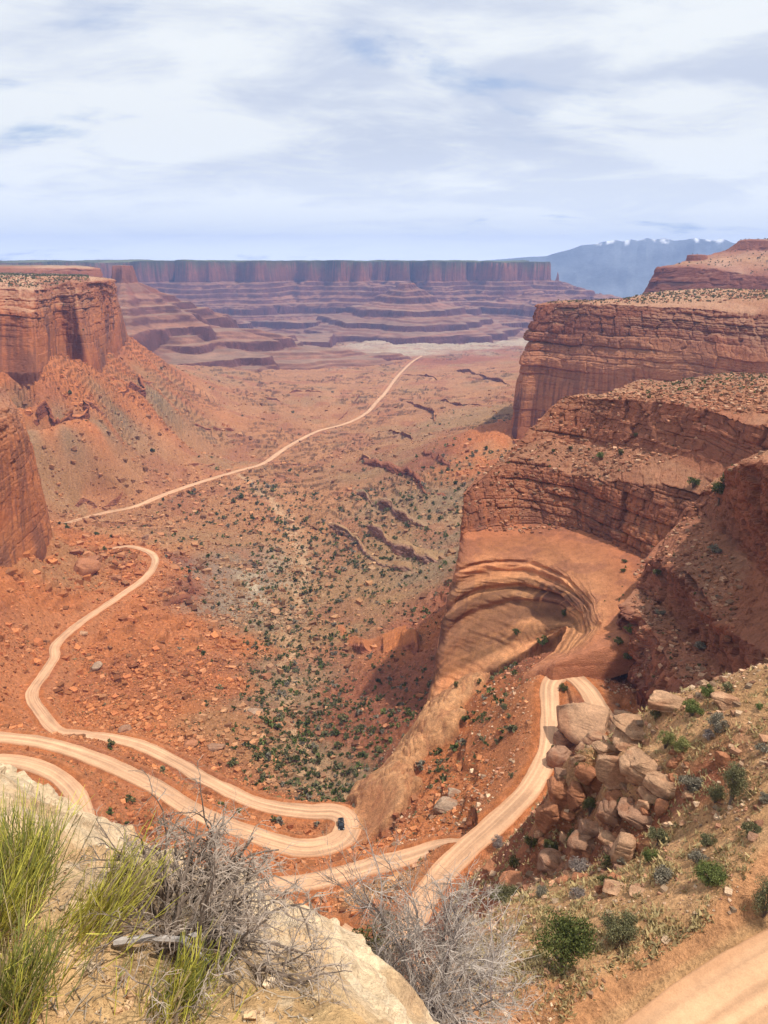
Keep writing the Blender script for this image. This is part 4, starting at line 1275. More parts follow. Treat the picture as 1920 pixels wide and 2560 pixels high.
def tube(mb, pts, r0, r1, col, sides=4):
    pts = np.asarray(pts, float)
    n = len(pts)
    t = np.gradient(pts, axis=0)
    t /= np.linalg.norm(t, axis=1, keepdims=True) + 1e-9
    ref = np.array((0.31, 0.17, 0.93)) if abs(t[0, 2]) < 0.8 else np.array((0.9, 0.3, 0.1))
    a = np.cross(t, ref); a /= np.linalg.norm(a, axis=1, keepdims=True) + 1e-9
    b = np.cross(t, a)
    rr = np.linspace(r0, r1, n)[:, None, None]
    an = np.linspace(0, 2 * math.pi, sides, endpoint=False)
    V = pts[:, None] + rr * (np.cos(an)[None, :, None] * a[:, None] + np.sin(an)[None, :, None] * b[:, None])
    i = np.arange(n - 1)[:, None] * sides; j = np.arange(sides)[None]
    f = np.stack([i + j, i + (j + 1) % sides, i + sides + (j + 1) % sides, i + sides + j], -1).reshape(-1, 4)
    mb.add(V.reshape(-1, 3), f, col)


def leaves(mb, pos, size, colA, colB, rng, up=0.3, asp=0.6):
    """one small leaf or leaf cluster (a quad) at each position"""
    n = len(pos)
    a = rng.normal(size=(n, 3)); a[:, 2] += up * 2
    a /= np.linalg.norm(a, axis=1, keepdims=True)
    b = np.cross(a, rng.normal(size=(n, 3))); b /= np.linalg.norm(b, axis=1, keepdims=True)
    s = size * rng.uniform(0.6, 1.3, (n, 1))
    a = a * s; b = b * s * asp
    V = np.stack([pos - a - b * 0.5, pos - a * 0.1 - b, pos + a, pos - a * 0.1 + b], 1).reshape(-1, 3)
    f = np.arange(n * 4).reshape(n, 4)
    k = rng.uniform(0, 1, (n, 1)) ** 1.4
    c = np.asarray(colA)[None] * (1 - k) + np.asarray(colB)[None] * k
    mb.add(V, f, np.repeat(c, 4, 0))


def crown_points(rng, n, w, h, z0, nclump=14, shape='round', fill=0.5):
    cl = []
    while len(cl) < nclump:
        p = rng.uniform(-1, 1, 3)
        if p[0] ** 2 + p[1] ** 2 + p[2] ** 2 > 1 or p[2] < -0.75:
            continue
        if shape == 'cone':
            p[:2] *= 0.35 + 0.65 * (1 - (p[2] + 1) / 2) ** 0.8
        cl.append(p)
    cl = np.array(cl)
    i = rng.integers(0, nclump, n)
    rad = rng.uniform(0.22, 0.42, nclump)[i]
    o = rng.normal(size=(n, 3)); o /= np.linalg.norm(o, axis=1, keepdims=True)
    o *= (rng.uniform(0, 1, (n, 1)) ** fill) * rad[:, None]
    p = cl[i] * 0.72 + o
    return p * np.array((w / 2, w / 2, h / 2)) + np.array((0, 0, z0 + h / 2)), cl * 0.6 * np.array((w / 2, w / 2, h / 2)) + np.array((0, 0, z0 + h / 2))


GREENS = dict(
    juniper=((0.045, 0.056, 0.012), (0.14, 0.150, 0.035)), olive=((0.11, 0.105, 0.045), (0.24, 0.215, 0.10)), bright=((0.085, 0.11, 0.025), (0.22, 0.24, 0.07)),
    grey=((0.17, 0.145, 0.10), (0.32, 0.27, 0.19)), lime=((0.17, 0.17, 0.05), (0.33, 0.31, 0.11)), dead=((0.22, 0.17, 0.145), (0.38, 0.31, 0.26)), dark=((0.065, 0.066, 0.020), (0.165, 0.150, 0.050)),
)


def shrub(name, p, w, h, kind, label, cat, seed, n=800, leaf=0.05, shape='round', trunk=False, z0=0.08, clumps=16, group=None):
    rng = np.random.default_rng(seed)
    root = empty(name, p, rng.uniform(0, 6.28))
    pts, cl = crown_points(rng, n, w, h * (1 - z0), z0 * h, clumps, shape)
    A, B = GREENS[kind]
    mb = MB()
    leaves(mb, pts, leaf, A, B, rng, 0.5, 0.42)
    st = MB()
    wood = (0.15, 0.115, 0.09) if kind != 'dead' else (0.33, 0.27, 0.24)
    if trunk:
        top = np.array((0, 0, z0 * h + h * (0.75 if shape == 'cone' else 0.45)))
        path = np.array([(0, 0, -0.1), (0.04 * w, 0.02 * w, top[2] * 0.35), (-0.03 * w, 0, top[2] * 0.7), top])
        tube(st, path, 0.045 * h, 0.015 * h, wood, 7)
        for c in cl:
            s = path[1] if shape != 'cone' else np.array((0, 0, max(0.15 * h, c[2] * 0.85)))
            m_ = (s + c) / 2 + rng.normal(size=3) * 0.06 * w
            tube(st, [s, m_, c], 0.016 * h, 0.005 * h, wood, 5)
    else:
        for c in cl:
            m_ = c * np.array((0.35, 0.35, 0.5)) + rng.normal(size=3) * 0.05 * w
            tube(st, [(rng.normal() * 0.03, rng.normal() * 0.03, -0.08), m_, c], 0.02 * w, 0.006 * w, wood, 4)
        # bare twigs poking through the leaves
        for k in range(10):
            c = cl[rng.integers(0, len(cl))]; e = c * np.array((1.35, 1.35, 1.12)) + rng.normal(size=3) * 0.06 * w
            tube(st, [c * 0.5, c, e], 0.009 * w, 0.003 * w, wood, 3)
    mb.build("crown" if trunk else "foliage", M_LEAF, root)
    st.build("trunk" if trunk else "stem", M_WOOD, root)
    return tag(root, label, cat, group)


# ------------------------------------------------------------------ boulders
def boulder_mesh(seed, dims, cuts=9, col=(0.46, 0.27, 0.165), sub=4, rough=0.06, roundness=0.5, bands=6.0):
    rng = np.random.default_rng(seed)
    bm = bmesh.new()
    bmesh.ops.create_icosphere(bm, subdivisions=sub, radius=1.0)
    v = np.array([x.co[:] for x in bm.verts])
    f = np.array([[y.index for y in x.verts] for x in bm.faces])
    bm.free()
    # a rounded block: superellipsoid, then planar joints cut it
    e = 0.38 + 0.42 * roundness
    v = np.sign(v) * np.abs(v) ** (e * 0.86)
    for k in range(cuts):
        n = rng.normal(size=3); n[2] *= 0.7; n /= np.linalg.norm(n)
        d = rng.uniform(0.58, 0.95)
        s = v @ n - d
        v = v - np.clip(s, 0, None)[:, None] * n * 0.98
    dims = np.asarray(dims, float)
    v = v * dims / 2
    sz = float(np.mean(dims))
    nr = v / (np.linalg.norm(v, axis=1, keepdims=True) + 1e-9)
    q = v / sz
    off = (fbm3(q[:, 0] * 2.2 + seed, q[:, 1] * 2.2, q[:, 2] * 2.2, 4, seed) - 0.5) * 2
    lay = q[:, 2] * bands + q[:, 0] * 0.8 + off * 0.5
    fr = lay - np.floor(lay)
    groove = np.exp(-((fr - 0.5) / 0.10) ** 2) * sstep(0.4, 0.6, fbm3(q[:, 0] * 1.5, q[:, 1] * 1.5, np.floor(lay), 2, seed + 3))
    fine = fbm3(q[:, 0] * 9, q[:, 1] * 9, q[:, 2] * 14, 4, seed + 8) - 0.5
    v = v + nr * ((off * rough + fine * rough * 0.6 - groove * 0.055) * sz)[:, None]
    c = np.asarray(col)[None] * (0.62 + 0.76 * fbm3(q[:, 0] * 2.5, q[:, 1] * 2.5, q[:, 2] * 11, 4, seed + 5))[:, None]
    rust = sstep(0.52, 0.64, fbm3(q[:, 0] * 2.4 + 5, q[:, 1] * 2.4, q[:, 2] * 1.6, 4, seed + 6))[:, None] * 0.55
    c = c * (1 - rust) + rust * np.array((0.30, 0.125, 0.062))
    return v, f, c


BOULDERS = [
    # px, py, w, h, roundness, label, tone
    (1458, 1822, 132, 100, 0.25, "largest flat topped pale boulder at the tip of the outcrop above the road", 'p'),
    (1490, 1866, 84, 66, 0.35, "pale oblong boulder leaning against the near side of the flat topped tip boulder", 'p'),
    (1517, 1892, 66, 58, 0.35, "smaller pale boulder wedged second in line after the flat topped tip boulder", 'p'),
    (1592, 1822, 98, 58, 0.6, "rounded swirl layered boulder capping the outcrop right of the flat topped boulder", 'p'),
    (1588, 1862, 84, 48, 0.6, "layered rounded slab directly under the swirl layered cap boulder", 'p'),
    (1546, 1942, 82, 92, 0.55, "big smooth pale boulder with a rounded top left of the dark vertical crack", 'p'),
    (1606, 1930, 104, 84, 0.25, "broad pale slab with a shaded square face right of the dark vertical crack", 'p'),
    (1668, 1968, 94, 62, 0.4, "pale pointed boulder lying low beside the grey green shrub at the outcrop's right end", 'p'),
    (1403, 1944, 44, 40, 0.85, "round brown boulder balanced like a ball on the left side of the outcrop", 'b'),
    (1413, 1862, 54, 56, 0.6, "brown shaded boulder tucked beneath the flat topped tip boulder", 'b'),
    (1443, 1905, 30, 36, 0.4, "small pale wedge of stone standing between the tip boulders and the crevice", 'p'),
    (1474, 1938, 58, 50, 0.6, "reddish rounded boulder in the shaded crevice below the oblong boulders", 'r'),
    (1508, 1955, 46, 52, 0.5, "narrow reddish boulder left of the big smooth pale boulder", 'r'),
    (1404, 1905, 64, 60, 0.7, "dull brown bulging rock mass above the round ball boulder", 'b'),
    (1398, 1988, 74, 66, 0.5, "orange brown block supporting the round ball boulder", 'r'),
    (1438, 1998, 56, 60, 0.4, "brown block with a flat face right of the orange brown supporting block", 'r'),
    (1378, 2045, 66, 74, 0.4, "orange shaded rock at the foot of the outcrop nearest the dirt road", 'r'),
    (1532, 2046, 64, 66, 0.7, "smooth brown hump of rock below the middle of the outcrop", 'b'),
    (1600, 2040, 96, 54, 0.7, "long smooth brown rock lying under the broad pale slab", 'b'),
    (1540, 1998, 48, 42, 0.5, "reddish block under the big smooth pale boulder", 'r'),
    (1476, 2086, 56, 52, 0.75, "round topped brown boulder stacked on another boulder under the outcrop", 'b'),
    (1466, 2124, 74, 60, 0.7, "brown boulder carrying the round topped boulder on its back", 'b'),
    (1386, 2168, 72, 58, 0.65, "big brown boulder lying left of the lilac grey bare shrub", 'b'),
    (1555, 2150, 60, 92, 0.25, "tall pale slab face standing at the edge of the grassy slope", 'p'),
    (1530, 2105, 50, 36, 0.5, "low pale stone above the tall pale slab face", 'p'),
    (1284, 2208, 56, 42, 0.6, "reddish boulder beside the grey green shrub at the lower left of the outcrop", 'r'),
    (1228, 2178, 50, 46, 0.5, "dark red boulder above the dirt road left of the outcrop's foot", 'r'),
    (1450, 2196, 40, 26, 0.3, "flat reddish slab lying below the lilac grey bare shrub", 'r'),
    (1545, 2228, 70, 30, 0.4, "low pale slab sloping at the upper edge of the grassy slope", 'p'),
    (1600, 2232, 52, 22, 0.4, "flat pale slab just right of the low sloping slab", 'p'),
    (1500, 2232, 22, 34, 0.3, "thin upright reddish slab standing on edge by the low pale slabs", 'r'),
    (1655, 2030, 36, 42, 0.4, "reddish square block by the small green tree at the outcrop foot", 'r'),
    (1724, 1990, 34, 26, 0.4, "pale block among the rubble left of the pinyon pine", 'p'),
    (1808, 1905, 40, 40, 0.4, "layered reddish block behind the top of the pinyon pine", 'r'),
    (1890, 2095, 40, 12, 0.2, "flat grey slab lying beneath the shrub near the photo's right edge", 'b'),
    (1820, 1758, 66, 40, 0.7, "rounded pale ledge stone on the crest right of the dark green crest shrubs", 'p'),
    (1560, 1790, 40, 28, 0.5, "small pale crest boulder between the tip boulders and the swirl layered boulder", 'p'),
    (1680, 1760, 90, 56, 0.7, "pale rounded crest rock at the upper edge of the outcrop facing the hidden road", 'p'),
    (1340, 1375 + 0, 0, 0, 0, None, 'p'),
    # valley
    (1110, 2020, 60, 44, 0.4, "long grey boulder lying on the red slope below the right hand dirt road", 'g'),
    (1135, 1985, 36, 24, 0.4, "smaller grey boulder uphill of the long grey boulder on the red slope", 'g'),
    (215, 1430, 66, 56, 0.15, "huge angular red block on the slope above the left hand dirt road", 'r'),
    (230, 1408, 54, 30, 0.15, "tilted red slab behind the huge angular red block", 'r'),
    (286, 1446, 34, 18, 0.2, "flat red block right of the huge angular red block", 'r'),
    (192, 1382, 40, 22, 0.2, "dark red boulder high on the slope under the near cliff", 'r'),
    (366, 1348, 22, 18, 0.6, "round brown boulder beside the far end of the left hand dirt road", 'b'),
    (208, 1585, 24, 14, 0.3, "lone block on the road edge at the left hand bend", 'p'),
    (240, 1672, 30, 24, 0.3, "pale grey block below the left hand dirt road", 'g'),
    (535, 1870, 46, 26, 0.3, "large dark slab at the bottom of the valley right of a flat boulder", 'b'),
    (475, 1862, 40, 22, 0.3, "flat reddish boulder at the bottom of the valley above the car road", 'r'),
    (315, 1827, 30, 20, 0.4, "rounded brown boulder just above the car road", 'b'),
    (633, 1783, 42, 24, 0.4, "pale boulder in the green wash", 'g'),
    (663, 1695, 30, 22, 0.4, "orange boulder among shrubs beside the dry wash", 'r'),
    (587, 1702, 18, 16, 0.6, "round orange boulder left of the dry wash shrubs", 'r'),
    (725, 1307, 24, 20, 0.5, "pale pinkish boulder out on the tan valley floor", 'p'),
]
TONE = dict(p=(0.47, 0.27, 0.155), b=(0.33, 0.18, 0.11), r=(0.38, 0.16, 0.08), g=(0.38, 0.26, 0.175))
k_ = 0
for (bx, by, bw, bh, rn, lab, tone) in BOULDERS:
    k_ += 1
    if not lab:
        continue
    loc, nor = hit(bx, by)
    if loc is None:
        continue
    dp = depth_of(loc)
    if tone == 'p':
        rn *= 0.55; bw *= 1.10
    W = bw * dp / F; H = bh * dp / F
    dl = math.hypot(*loc[:2])
    elev = math.atan2(-loc[2], dl)
    # apparent height mixes the vertical size and the depth of the stone
    dep_ = W * 0.85
    Hz = max(0.35 * H, (H - dep_ * math.sin(elev) * 0.62) / max(math.cos(elev), 0.3))
    Hz = min(Hz, W * 1.6)
    v, f, c = boulder_mesh(2000 + k_, (W * 1.22, dep_ * 1.1, Hz * 1.35), cuts=9 if rn > 0.5 else 16, col=TONE[tone], roundness=rn, sub=5 if bw > 50 else 4, rough=0.075)
    o = link_mesh("boulder", v, f, M_BOULDER, c, True)
    rg = np.random.default_rng(k_)
    o.rotation_euler = (rg.uniform(-0.10, 0.10), rg.uniform(-0.12, 0.12), -math.atan2(loc[0], loc[1]) + rg.uniform(-0.3, 0.3))
    o.location = (float(loc[0]), float(loc[1]), float(loc[2] + Hz * 0.12))
    tag(o, lab, "boulder", "boulders of the rock outcrop" if by > 1740 and bx > 1200 else "boulders on the canyon slopes")

# smaller blocks packed between them
_rb = np.random.default_rng(55)
_kb = []
for k in range(10):
    v, f, c = boulder_mesh(2500 + k, (1.0, 0.85, 0.75), cuts=14, col=TONE['brrp'[k % 4]], roundness=0.15, sub=4, rough=0.07)
    _kb.append(link_mesh("boulder", v, f, M_BOULDER, c, True))
_nb = 0
for k in range(400):
    if _nb >= 95:
        break
    bx, by = _rb.uniform(1345, 1720), _rb.uniform(1850, 2215)
    if not (by > 1990 - (bx - 1370) * 0.45 and by < 2230 and bx < 1720 - max(0, by - 2050) * 0.9):
        continue
    loc, nor = hit(bx, by)
    if loc is None or loc[1] > 105:
        continue
    s_ = _rb.uniform(0.7, 1.0) + 1.5 * _rb.uniform() ** 3
    o = _kb[_nb % 10]
    if _nb >= 10:
        o = o.copy(); COL.objects.link(o)
    o.location = [float(q) for q in loc]
    o.rotation_euler = (_rb.uniform(-0.6, 0.6), _rb.uniform(-0.6, 0.6), _rb.uniform(0, 6.28))
    o.scale = (s_, s_, s_ * _rb.uniform(0.7, 1.1))
    tag(o, "small angular reddish block packed among the big boulders of the outcrop", "boulder", "small blocks packed in the outcrop")
    _nb += 1

# ------------------------------------------------------------------ shrubs and trees on the near slope
# px, py of the base, width px, height px, kind, name, shape, label, category
PLANTS = [
    (1408, 2425, 172, 160, 'juniper', 'juniper_tree', 'tree', "dark green juniper tree with open twisted trunks beside the bare silvery shrub", "tree"),
    (1545, 2352, 112, 98, 'olive', 'round_shrub', 'round', "round olive shrub standing alone on the slope above the near dirt road", "shrub"),
    (1908, 2292, 92, 120, 'olive', 'round_shrub', 'round', "olive shrub cut by the photo's right edge above the near dirt road", "shrub"),
    (1772, 2210, 88, 76, 'bright', 'leafy_shrub', 'round', "dark leafy green shrub in the middle of the grassy slope", "shrub"),
    (1650, 2208, 74, 56, 'grey', 'sage_shrub', 'round', "grey green shrub on the grassy slope below the bright green bush", "shrub"),
    (1622, 2158, 46, 52, 'bright', 'leafy_shrub', 'round', "small bright green bush between the pale slab and the little tree", "shrub"),
    (1642, 2116, 66, 62, 'olive', 'small_tree', 'tree', "little flat topped green tree with a visible trunk below the outcrop", "tree"),
    (1742, 2158, 66, 48, 'grey', 'sage_shrub', 'round', "grey olive shrub just uphill of the dark leafy green shrub", "shrub"),
    (1768, 2118, 50, 44, 'olive', 'round_shrub', 'round', "green shrub touching the top of the grey olive shrub", "shrub"),
    (1873, 2092, 56, 50, 'olive', 'round_shrub', 'round', "solitary green shrub above a flat grey slab near the right edge", "shrub"),
    (1828, 2010, 88, 132, 'olive', 'pinyon_pine', 'cone', "tall green pinyon pine, the tallest tree on the right slope", "tree"),
    (1788, 2008, 52, 60, 'olive', 'round_shrub', 'round', "green bush at the left foot of the pinyon pine", "shrub"),
    (1722, 1976, 76, 62, 'grey', 'sage_shrub', 'round', "grey green shrub with bare twigs right of the pale pointed boulder", "shrub"),
    (1662, 1872, 46, 62, 'lime', 'broom_shrub', 'round', "yellow green shrub, left of a pair on top of the outcrop", "shrub"),
    (1702, 1886, 56, 56, 'lime', 'broom_shrub', 'round', "yellow green shrub, right of a pair on top of the outcrop", "shrub"),
    (1730, 1792, 56, 54, 'bright', 'leafy_shrub', 'round', "dark green shrub with a leaning crown on the outcrop's upper crest", "shrub"),
    (1790, 1832, 60, 62, 'grey', 'sage_shrub', 'round', "large grey rounded shrub on the pink rock behind the crest", "shrub"),
    (1772, 1740, 50, 36, 'bright', 'leafy_shrub', 'round', "low green shrub on the skyline of the crest", "shrub"),
    (1818, 1732, 34, 34, 'olive', 'round_shrub', 'round', "small grey green shrub at the right end of the crest shrubs", "shrub"),
    (1680, 1765, 34, 30, 'olive', 'round_shrub', 'round', "small green shrub on the crest's pale rounded rock", "shrub"),
    (1770, 1852, 38, 36, 'dead', 'bare_shrub', 'round', "bare greyish shrub below the large grey rounded shrub", "shrub"),
    (1638, 1800, 34, 36, 'olive', 'round_shrub', 'round', "small shrub beside the swirl layered cap boulder", "shrub"),
    (1898, 1776, 24, 22, 'bright', 'leafy_shrub', 'round', "tiny dark green bush on the pink slope near the right edge", "shrub"),
    (1905, 1880, 40, 26, 'grey', 'sage_shrub', 'round', "pale grey bush right of the pinyon pine's top", "shrub"),
    (1912, 2005, 46, 24, 'grey', 'sage_shrub', 'round', "low grey bush right of the pinyon pine's foot", "shrub"),
    (1474, 2040, 52, 62, 'dark', 'dark_shrub', 'round', "dark shrub in the shaded crevice of the outcrop", "shrub"),
    (1455, 1925, 46, 34, 'dark', 'dark_shrub', 'round', "dark shrub under the oblong boulder at the outcrop's tip", "shrub"),
    (1556, 2022, 44, 30, 'dark', 'dark_shrub', 'round', "dark olive shrub on the brown ledge in the middle of the outcrop", "shrub"),
    (1432, 2118, 46, 56, 'dark', 'dark_shrub', 'round', "dark shrub left of the stacked round boulders", "shrub"),
    (1326, 2122, 40, 44, 'dark', 'dark_shrub', 'round', "dark shrub at the outcrop's left foot above the road", "shrub"),
    (1376, 2122, 44, 30, 'dark', 'dark_shrub', 'round', "low dark shrub just right of the outcrop's left foot", "shrub"),
    (1382, 2140, 40, 30, 'dead', 'bare_shrub', 'round', "small brown dry shrub above the big brown boulder", "shrub"),
    (1446, 2182, 66, 52, 'dead', 'bare_shrub', 'round', "lilac grey bare shrub between brown boulders under the outcrop", "shrub"),
    (1514, 2176, 34, 48, 'dark', 'dark_shrub', 'round', "narrow dark shrub left of the tall pale slab face", "shrub"),
    (1285, 2170, 36, 40, 'dark', 'dark_shrub', 'round', "dark shrub above the dark red boulder by the road", "shrub"),
    (1262, 2262, 90, 58, 'olive', 'round_shrub', 'round', "grey green shrub at the lower left end of the outcrop", "shrub"),
    (1556, 2160, 40, 34, 'grey', 'sage_shrub', 'round', "pale twiggy shrub in front of the tall pale slab face", "shrub"),
    (1512, 2215, 50, 38, 'dark', 'dark_shrub', 'round', "dark shrub behind the thin upright reddish slab", "shrub"),
    (1440, 2244, 56, 32, 'dead', 'bare_shrub', 'round', "lilac grey dry shrub at the top of the grassy slope", "shrub"),
    (1356, 2244, 50, 26, 'grey', 'sage_shrub', 'round', "pale grey low shrub left of the lilac grey dry shrub", "shrub"),
    (1246, 2120, 46, 40, 'dead', 'bare_shrub', 'round', "bare twiggy shrub on the berm beside the road junction", "shrub"),
    (1260, 1778, 22, 24, 'olive', 'round_shrub', 'round', "single green shrub on the red slope left of the hairpin bend", "shrub"),
    (1382, 1890, 20, 30, 'dark', 'dark_shrub', 'round', "dark shrub on the road edge beside the flat topped tip boulder", "shrub"),
    (1408, 1728, 28, 22, 'dark', 'dark_shrub', 'round', "dark shrub on the red island inside the hairpin bend", "shrub"),
    (1276, 1948, 18, 22, 'olive', 'round_shrub', 'round', "green shrub on the red slope beside the right hand road", "shrub"),
    (1355, 1618, 36, 34, 'juniper', 'juniper_tree', 'tree', "dark juniper in the rubble of the swirled alcove", "tree"),
    (1290, 1590, 22, 24, 'juniper', 'juniper_tree', 'round', "small dark juniper at the back of the swirled alcove", "tree"),
    (1408, 1545, 20, 26, 'juniper', 'juniper_tree', 'round', "small dark juniper at the right end of the swirled alcove", "tree"),
    (1140, 1720, 16, 20, 'juniper', 'juniper_tree', 'round', "small dark juniper at the foot of the orange nose of rock", "tree"),
    (1198, 1712, 16, 18, 'juniper', 'juniper_tree', 'round', "small dark juniper below the smooth alcove floor", "tree"),
    (1796, 1265, 60, 70, 'juniper', 'juniper_tree', 'tree', "large dark juniper at the foot of the right edge block", "tree"),
    (1812, 1215, 34, 40, 'juniper', 'juniper_tree', 'round', "dark juniper in the gully behind the right edge block", "tree"),
    (1732, 1222, 36, 36, 'juniper', 'juniper_tree', 'round', "dark juniper on the terrace above the curved red wall", "tree"),
    (1500, 1148, 26, 22, 'bright', 'leafy_shrub', 'round', "largest green shrub on the terrace under the middle cliff", "shrub"),
    (1552, 1140, 18, 18, 'dark', 'dark_shrub', 'round', "dark shrub right of the largest terrace shrub", "shrub"),
    (1382, 1134, 14, 12, 'dark', 'dark_shrub', 'round', "dark shrub near the left end of the terrace", "shrub"),
    (1426, 1128, 14, 14, 'dark', 'dark_shrub', 'round', "dark shrub left of the largest terrace shrub", "shrub"),
    (1590, 1096, 16, 14, 'dark', 'dark_shrub', 'round', "dark shrub high against the middle cliff", "shrub"),
    (1642, 1420 + 20, 26, 20, 'dark', 'dark_shrub', 'round', "dark shrub in the back corner of the curved bench", "shrub"),
    (1562, 1408, 16, 10, 'dark', 'dark_shrub', 'round', "small dark shrub out on the curved bench", "shrub"),
    (1558, 1432, 18, 12, 'dark', 'dark_shrub', 'round', "lower small dark shrub on the curved bench", "shrub"),
    (1580, 1585, 46, 26, 'bright', 'leafy_shrub', 'round', "bright green shrub where the ramp meets the stepped ledges", "shrub"),
    (1570, 1650, 36, 26, 'dark', 'dark_shrub', 'round', "dark green shrub under the stepped ledges", "shrub"),
    (1545, 1615, 28, 26, 'dark', 'dark_shrub', 'round', "grey shrub at the rim of the red cut bank", "shrub"),
    (1650, 1540, 30, 22, 'grey', 'sage_shrub', 'round', "grey shrub on the stepped ledges, upper one", "shrub"),
    (1750, 1625, 34, 26, 'grey', 'sage_shrub', 'round', "grey shrub on the stepped ledges, lower one", "shrub"),
    (1785, 1385, 40, 28, 'grey', 'sage_shrub', 'round', "pale sage shrub on the ledge above the curved bench", "shrub"),
]
for k, (px_, py_, w_, h_, kd, nm, shp, lab, cat) in enumerate(PLANTS):
    loc, nor = hit(px_, py_ - 2)
    if loc is None:
        continue
    dp = depth_of(loc)
    W = w_ * dp / F
    el = math.atan2(-loc[2], math.hypot(*loc[:2]))
    H = max(0.55 * W, (h_ * dp / F - 0.45 * W * math.sin(el)) / math.cos(el)) if dp < 400 else h_ * dp / F
    big = w_ > 80
    mid_ = w_ > 40
    n = 7000 if big else 3200 if mid_ else 700
    lf = W * (0.022 if big else 0.033 if mid_ else 0.065)
    tr = shp in ('tree', 'cone')
    if kd == 'dead':
        lf *= 0.8
    shrub(nm, loc - np.array((0, 0, 0.05)), W, H, kd, lab, cat, 3000 + k, n, lf, 'cone' if shp == 'cone' else 'round', tr, 0.22 if shp == 'tree' else 0.06, 26 if big else 18)

# ------------------------------------------------------------------ scattered shrubs of the valley
def proto_bush(seed, kind, n=70, leaf=0.16):
    rng = np.random.default_rng(seed)
    mb = MB()
    pts, _ = crown_points(rng, n, 1.0, 0.85, -0.05, 7)
    A, B = GREENS[kind]
    leaves(mb, pts, leaf, A, B, rng, 0.5, 0.6)
    return mb


protos = [proto_bush(5000 + i, k) for i, k in enumerate(('dark', 'juniper', 'olive', 'grey', 'bright', 'dark', 'olive', 'juniper'))]
WASH = [(870, 1965), (800, 1930), (760, 1870), (735, 1760), (715, 1660), (722, 1590), (750, 1500), (765, 1430), (745, 1350), (700, 1280), (640, 1220)]
wash = densify(np.array([on_base(x, y, d0=170) for x, y in WASH]), 6.0)[:, :2]


def wash_dist(x, y):
    out = np.full(len(x), 1e9)
    for w in wash[::3]:
        out = np.minimum(out, np.hypot(x - w[0], y - w[1]))
    return out


def scatter(n, r0, r1, a0, a1, prob, seed):
    rng = np.random.default_rng(seed)
    az = rng.uniform(a0, a1, n); r = np.exp(rng.uniform(math.log(r0), math.log(r1), n))
    x = np.sin(az) * r; y = np.cos(az) * r
    keep = (rng.uniform(0, 1, n) < prob(x, y, r, az)) & (road_dist(x, y) > 5.5)
    x, y = x[keep], y[keep]
    i, j = gidx(x, y)
    bare = SLICK[i.astype(int), j.astype(int)] > 0.05
    x, y = x[~bare], y[~bare]
    return np.c_[x, y, gz(x, y)]


def p_shrub(x, y, r, az):
    wd = wash_dist(x, y)
    patch = sstep(0.42, 0.62, fbm2(x / 70, y / 70, 3, 1501))
    p = 0.95 * np.exp(-(wd / 26) ** 2) + 0.55 * np.exp(-(wd / 75) ** 2) * (0.4 + 0.9 * patch) + 0.10 * patch
    p *= 1 + 0.9 * sstep(420, 560, r) - 1.2 * sstep(800, 950, r)
    p += 0.30 * sstep(-0.07, 0.0, az) * sstep(330, 420, r) * sstep(1000, 800, r) * (0.3 + patch)
    redslope = sstep(-0.16, -0.24, az) * sstep(600, 500, r)
    return p * (1 - 0.85 * redslope)


sh_pts = scatter(15000, 190, 1900, -0.46, 0.20, p_shrub, 61)
rng = np.random.default_rng(62)
sh_size = np.clip(rng.lognormal(0.70, 0.45, len(sh_pts)), 0.9, 5.0) * (1 + 0.8 * sstep(380, 950, np.hypot(sh_pts[:, 0], sh_pts[:, 1])))
app = sh_size / np.hypot(sh_pts[:, 0], sh_pts[:, 1])
# keep the ones the camera can see at the head of the list
order = np.argsort(-app)
sh_pts, sh_size = sh_pts[order], sh_size[order]
pm = [p.build("desert_shrub", M_LEAF) for p in protos]
cnt = 0
used = np.zeros(len(sh_pts), bool)
placed = [0] * len(pm)
for i in range(len(sh_pts)):
    if cnt >= 285:
        break
    d = Vector(sh_pts[i] + np.array((0, 0, sh_size[i] * 0.6)))
    ok = SC.ray_cast(DG, Vector((0, 0, 0)) + d.normalized() * 8.0, d.normalized(), distance=d.length - 10)[0]
    px0 = CX + F * d.x / (d.y * COSP - d.z * SINP)
    if ok or px0 < 5 or px0 > 1915:
        continue
    k = int(rng.integers(0, len(pm)))
    o = pm[k] if placed[k] == 0 else pm[k].copy()
    if placed[k]:
        COL.objects.link(o)
    placed[k] += 1
    s = sh_size[i]
    o.location = [float(v) for v in sh_pts[i]]
    o.rotation_euler = (0, 0, float(rng.uniform(0, 6.28)))
    o.scale = (s, s, s * rng.uniform(0.75, 1.05))
    tag(o, "one of the many dark green shrubs dotting the canyon floor around the dry wash", "shrub", "green shrubs on the canyon floor")
    used[i] = True
    cnt += 1
mb = MB()
PV = [(np.concatenate(p.v), np.concatenate(p.q), np.concatenate(p.c)) for p in protos]
for i in np.where(~used)[0]:
    v, f, c = PV[int(rng.integers(0, len(PV)))]
    a = rng.uniform(0, 6.28); s = sh_size[i]
    R = np.array(((math.cos(a), -math.sin(a), 0), (math.sin(a), math.cos(a), 0), (0, 0, 0.9))) * s
    sel = slice(0, 4 * (70 if app[order[i]] > 0.004 else 34))
    mb.add(v[sel] @ R.T + sh_pts[i], f[: (sel.stop // 4)], c[sel])
o = mb.build("distant_shrubs", M_LEAF)
o["kind"] = "stuff"

# bushes on the bench tops and plateaus (found by casting down on the rock)
def down(x, y):
    ok, loc, nor, idx, ob, _ = SC.ray_cast(DG, Vector((x, y, 400)), Vector((0, 0, -1)), distance=2000)
    return (np.array(loc), nor.z, ob.name) if ok else (None, 0, "")


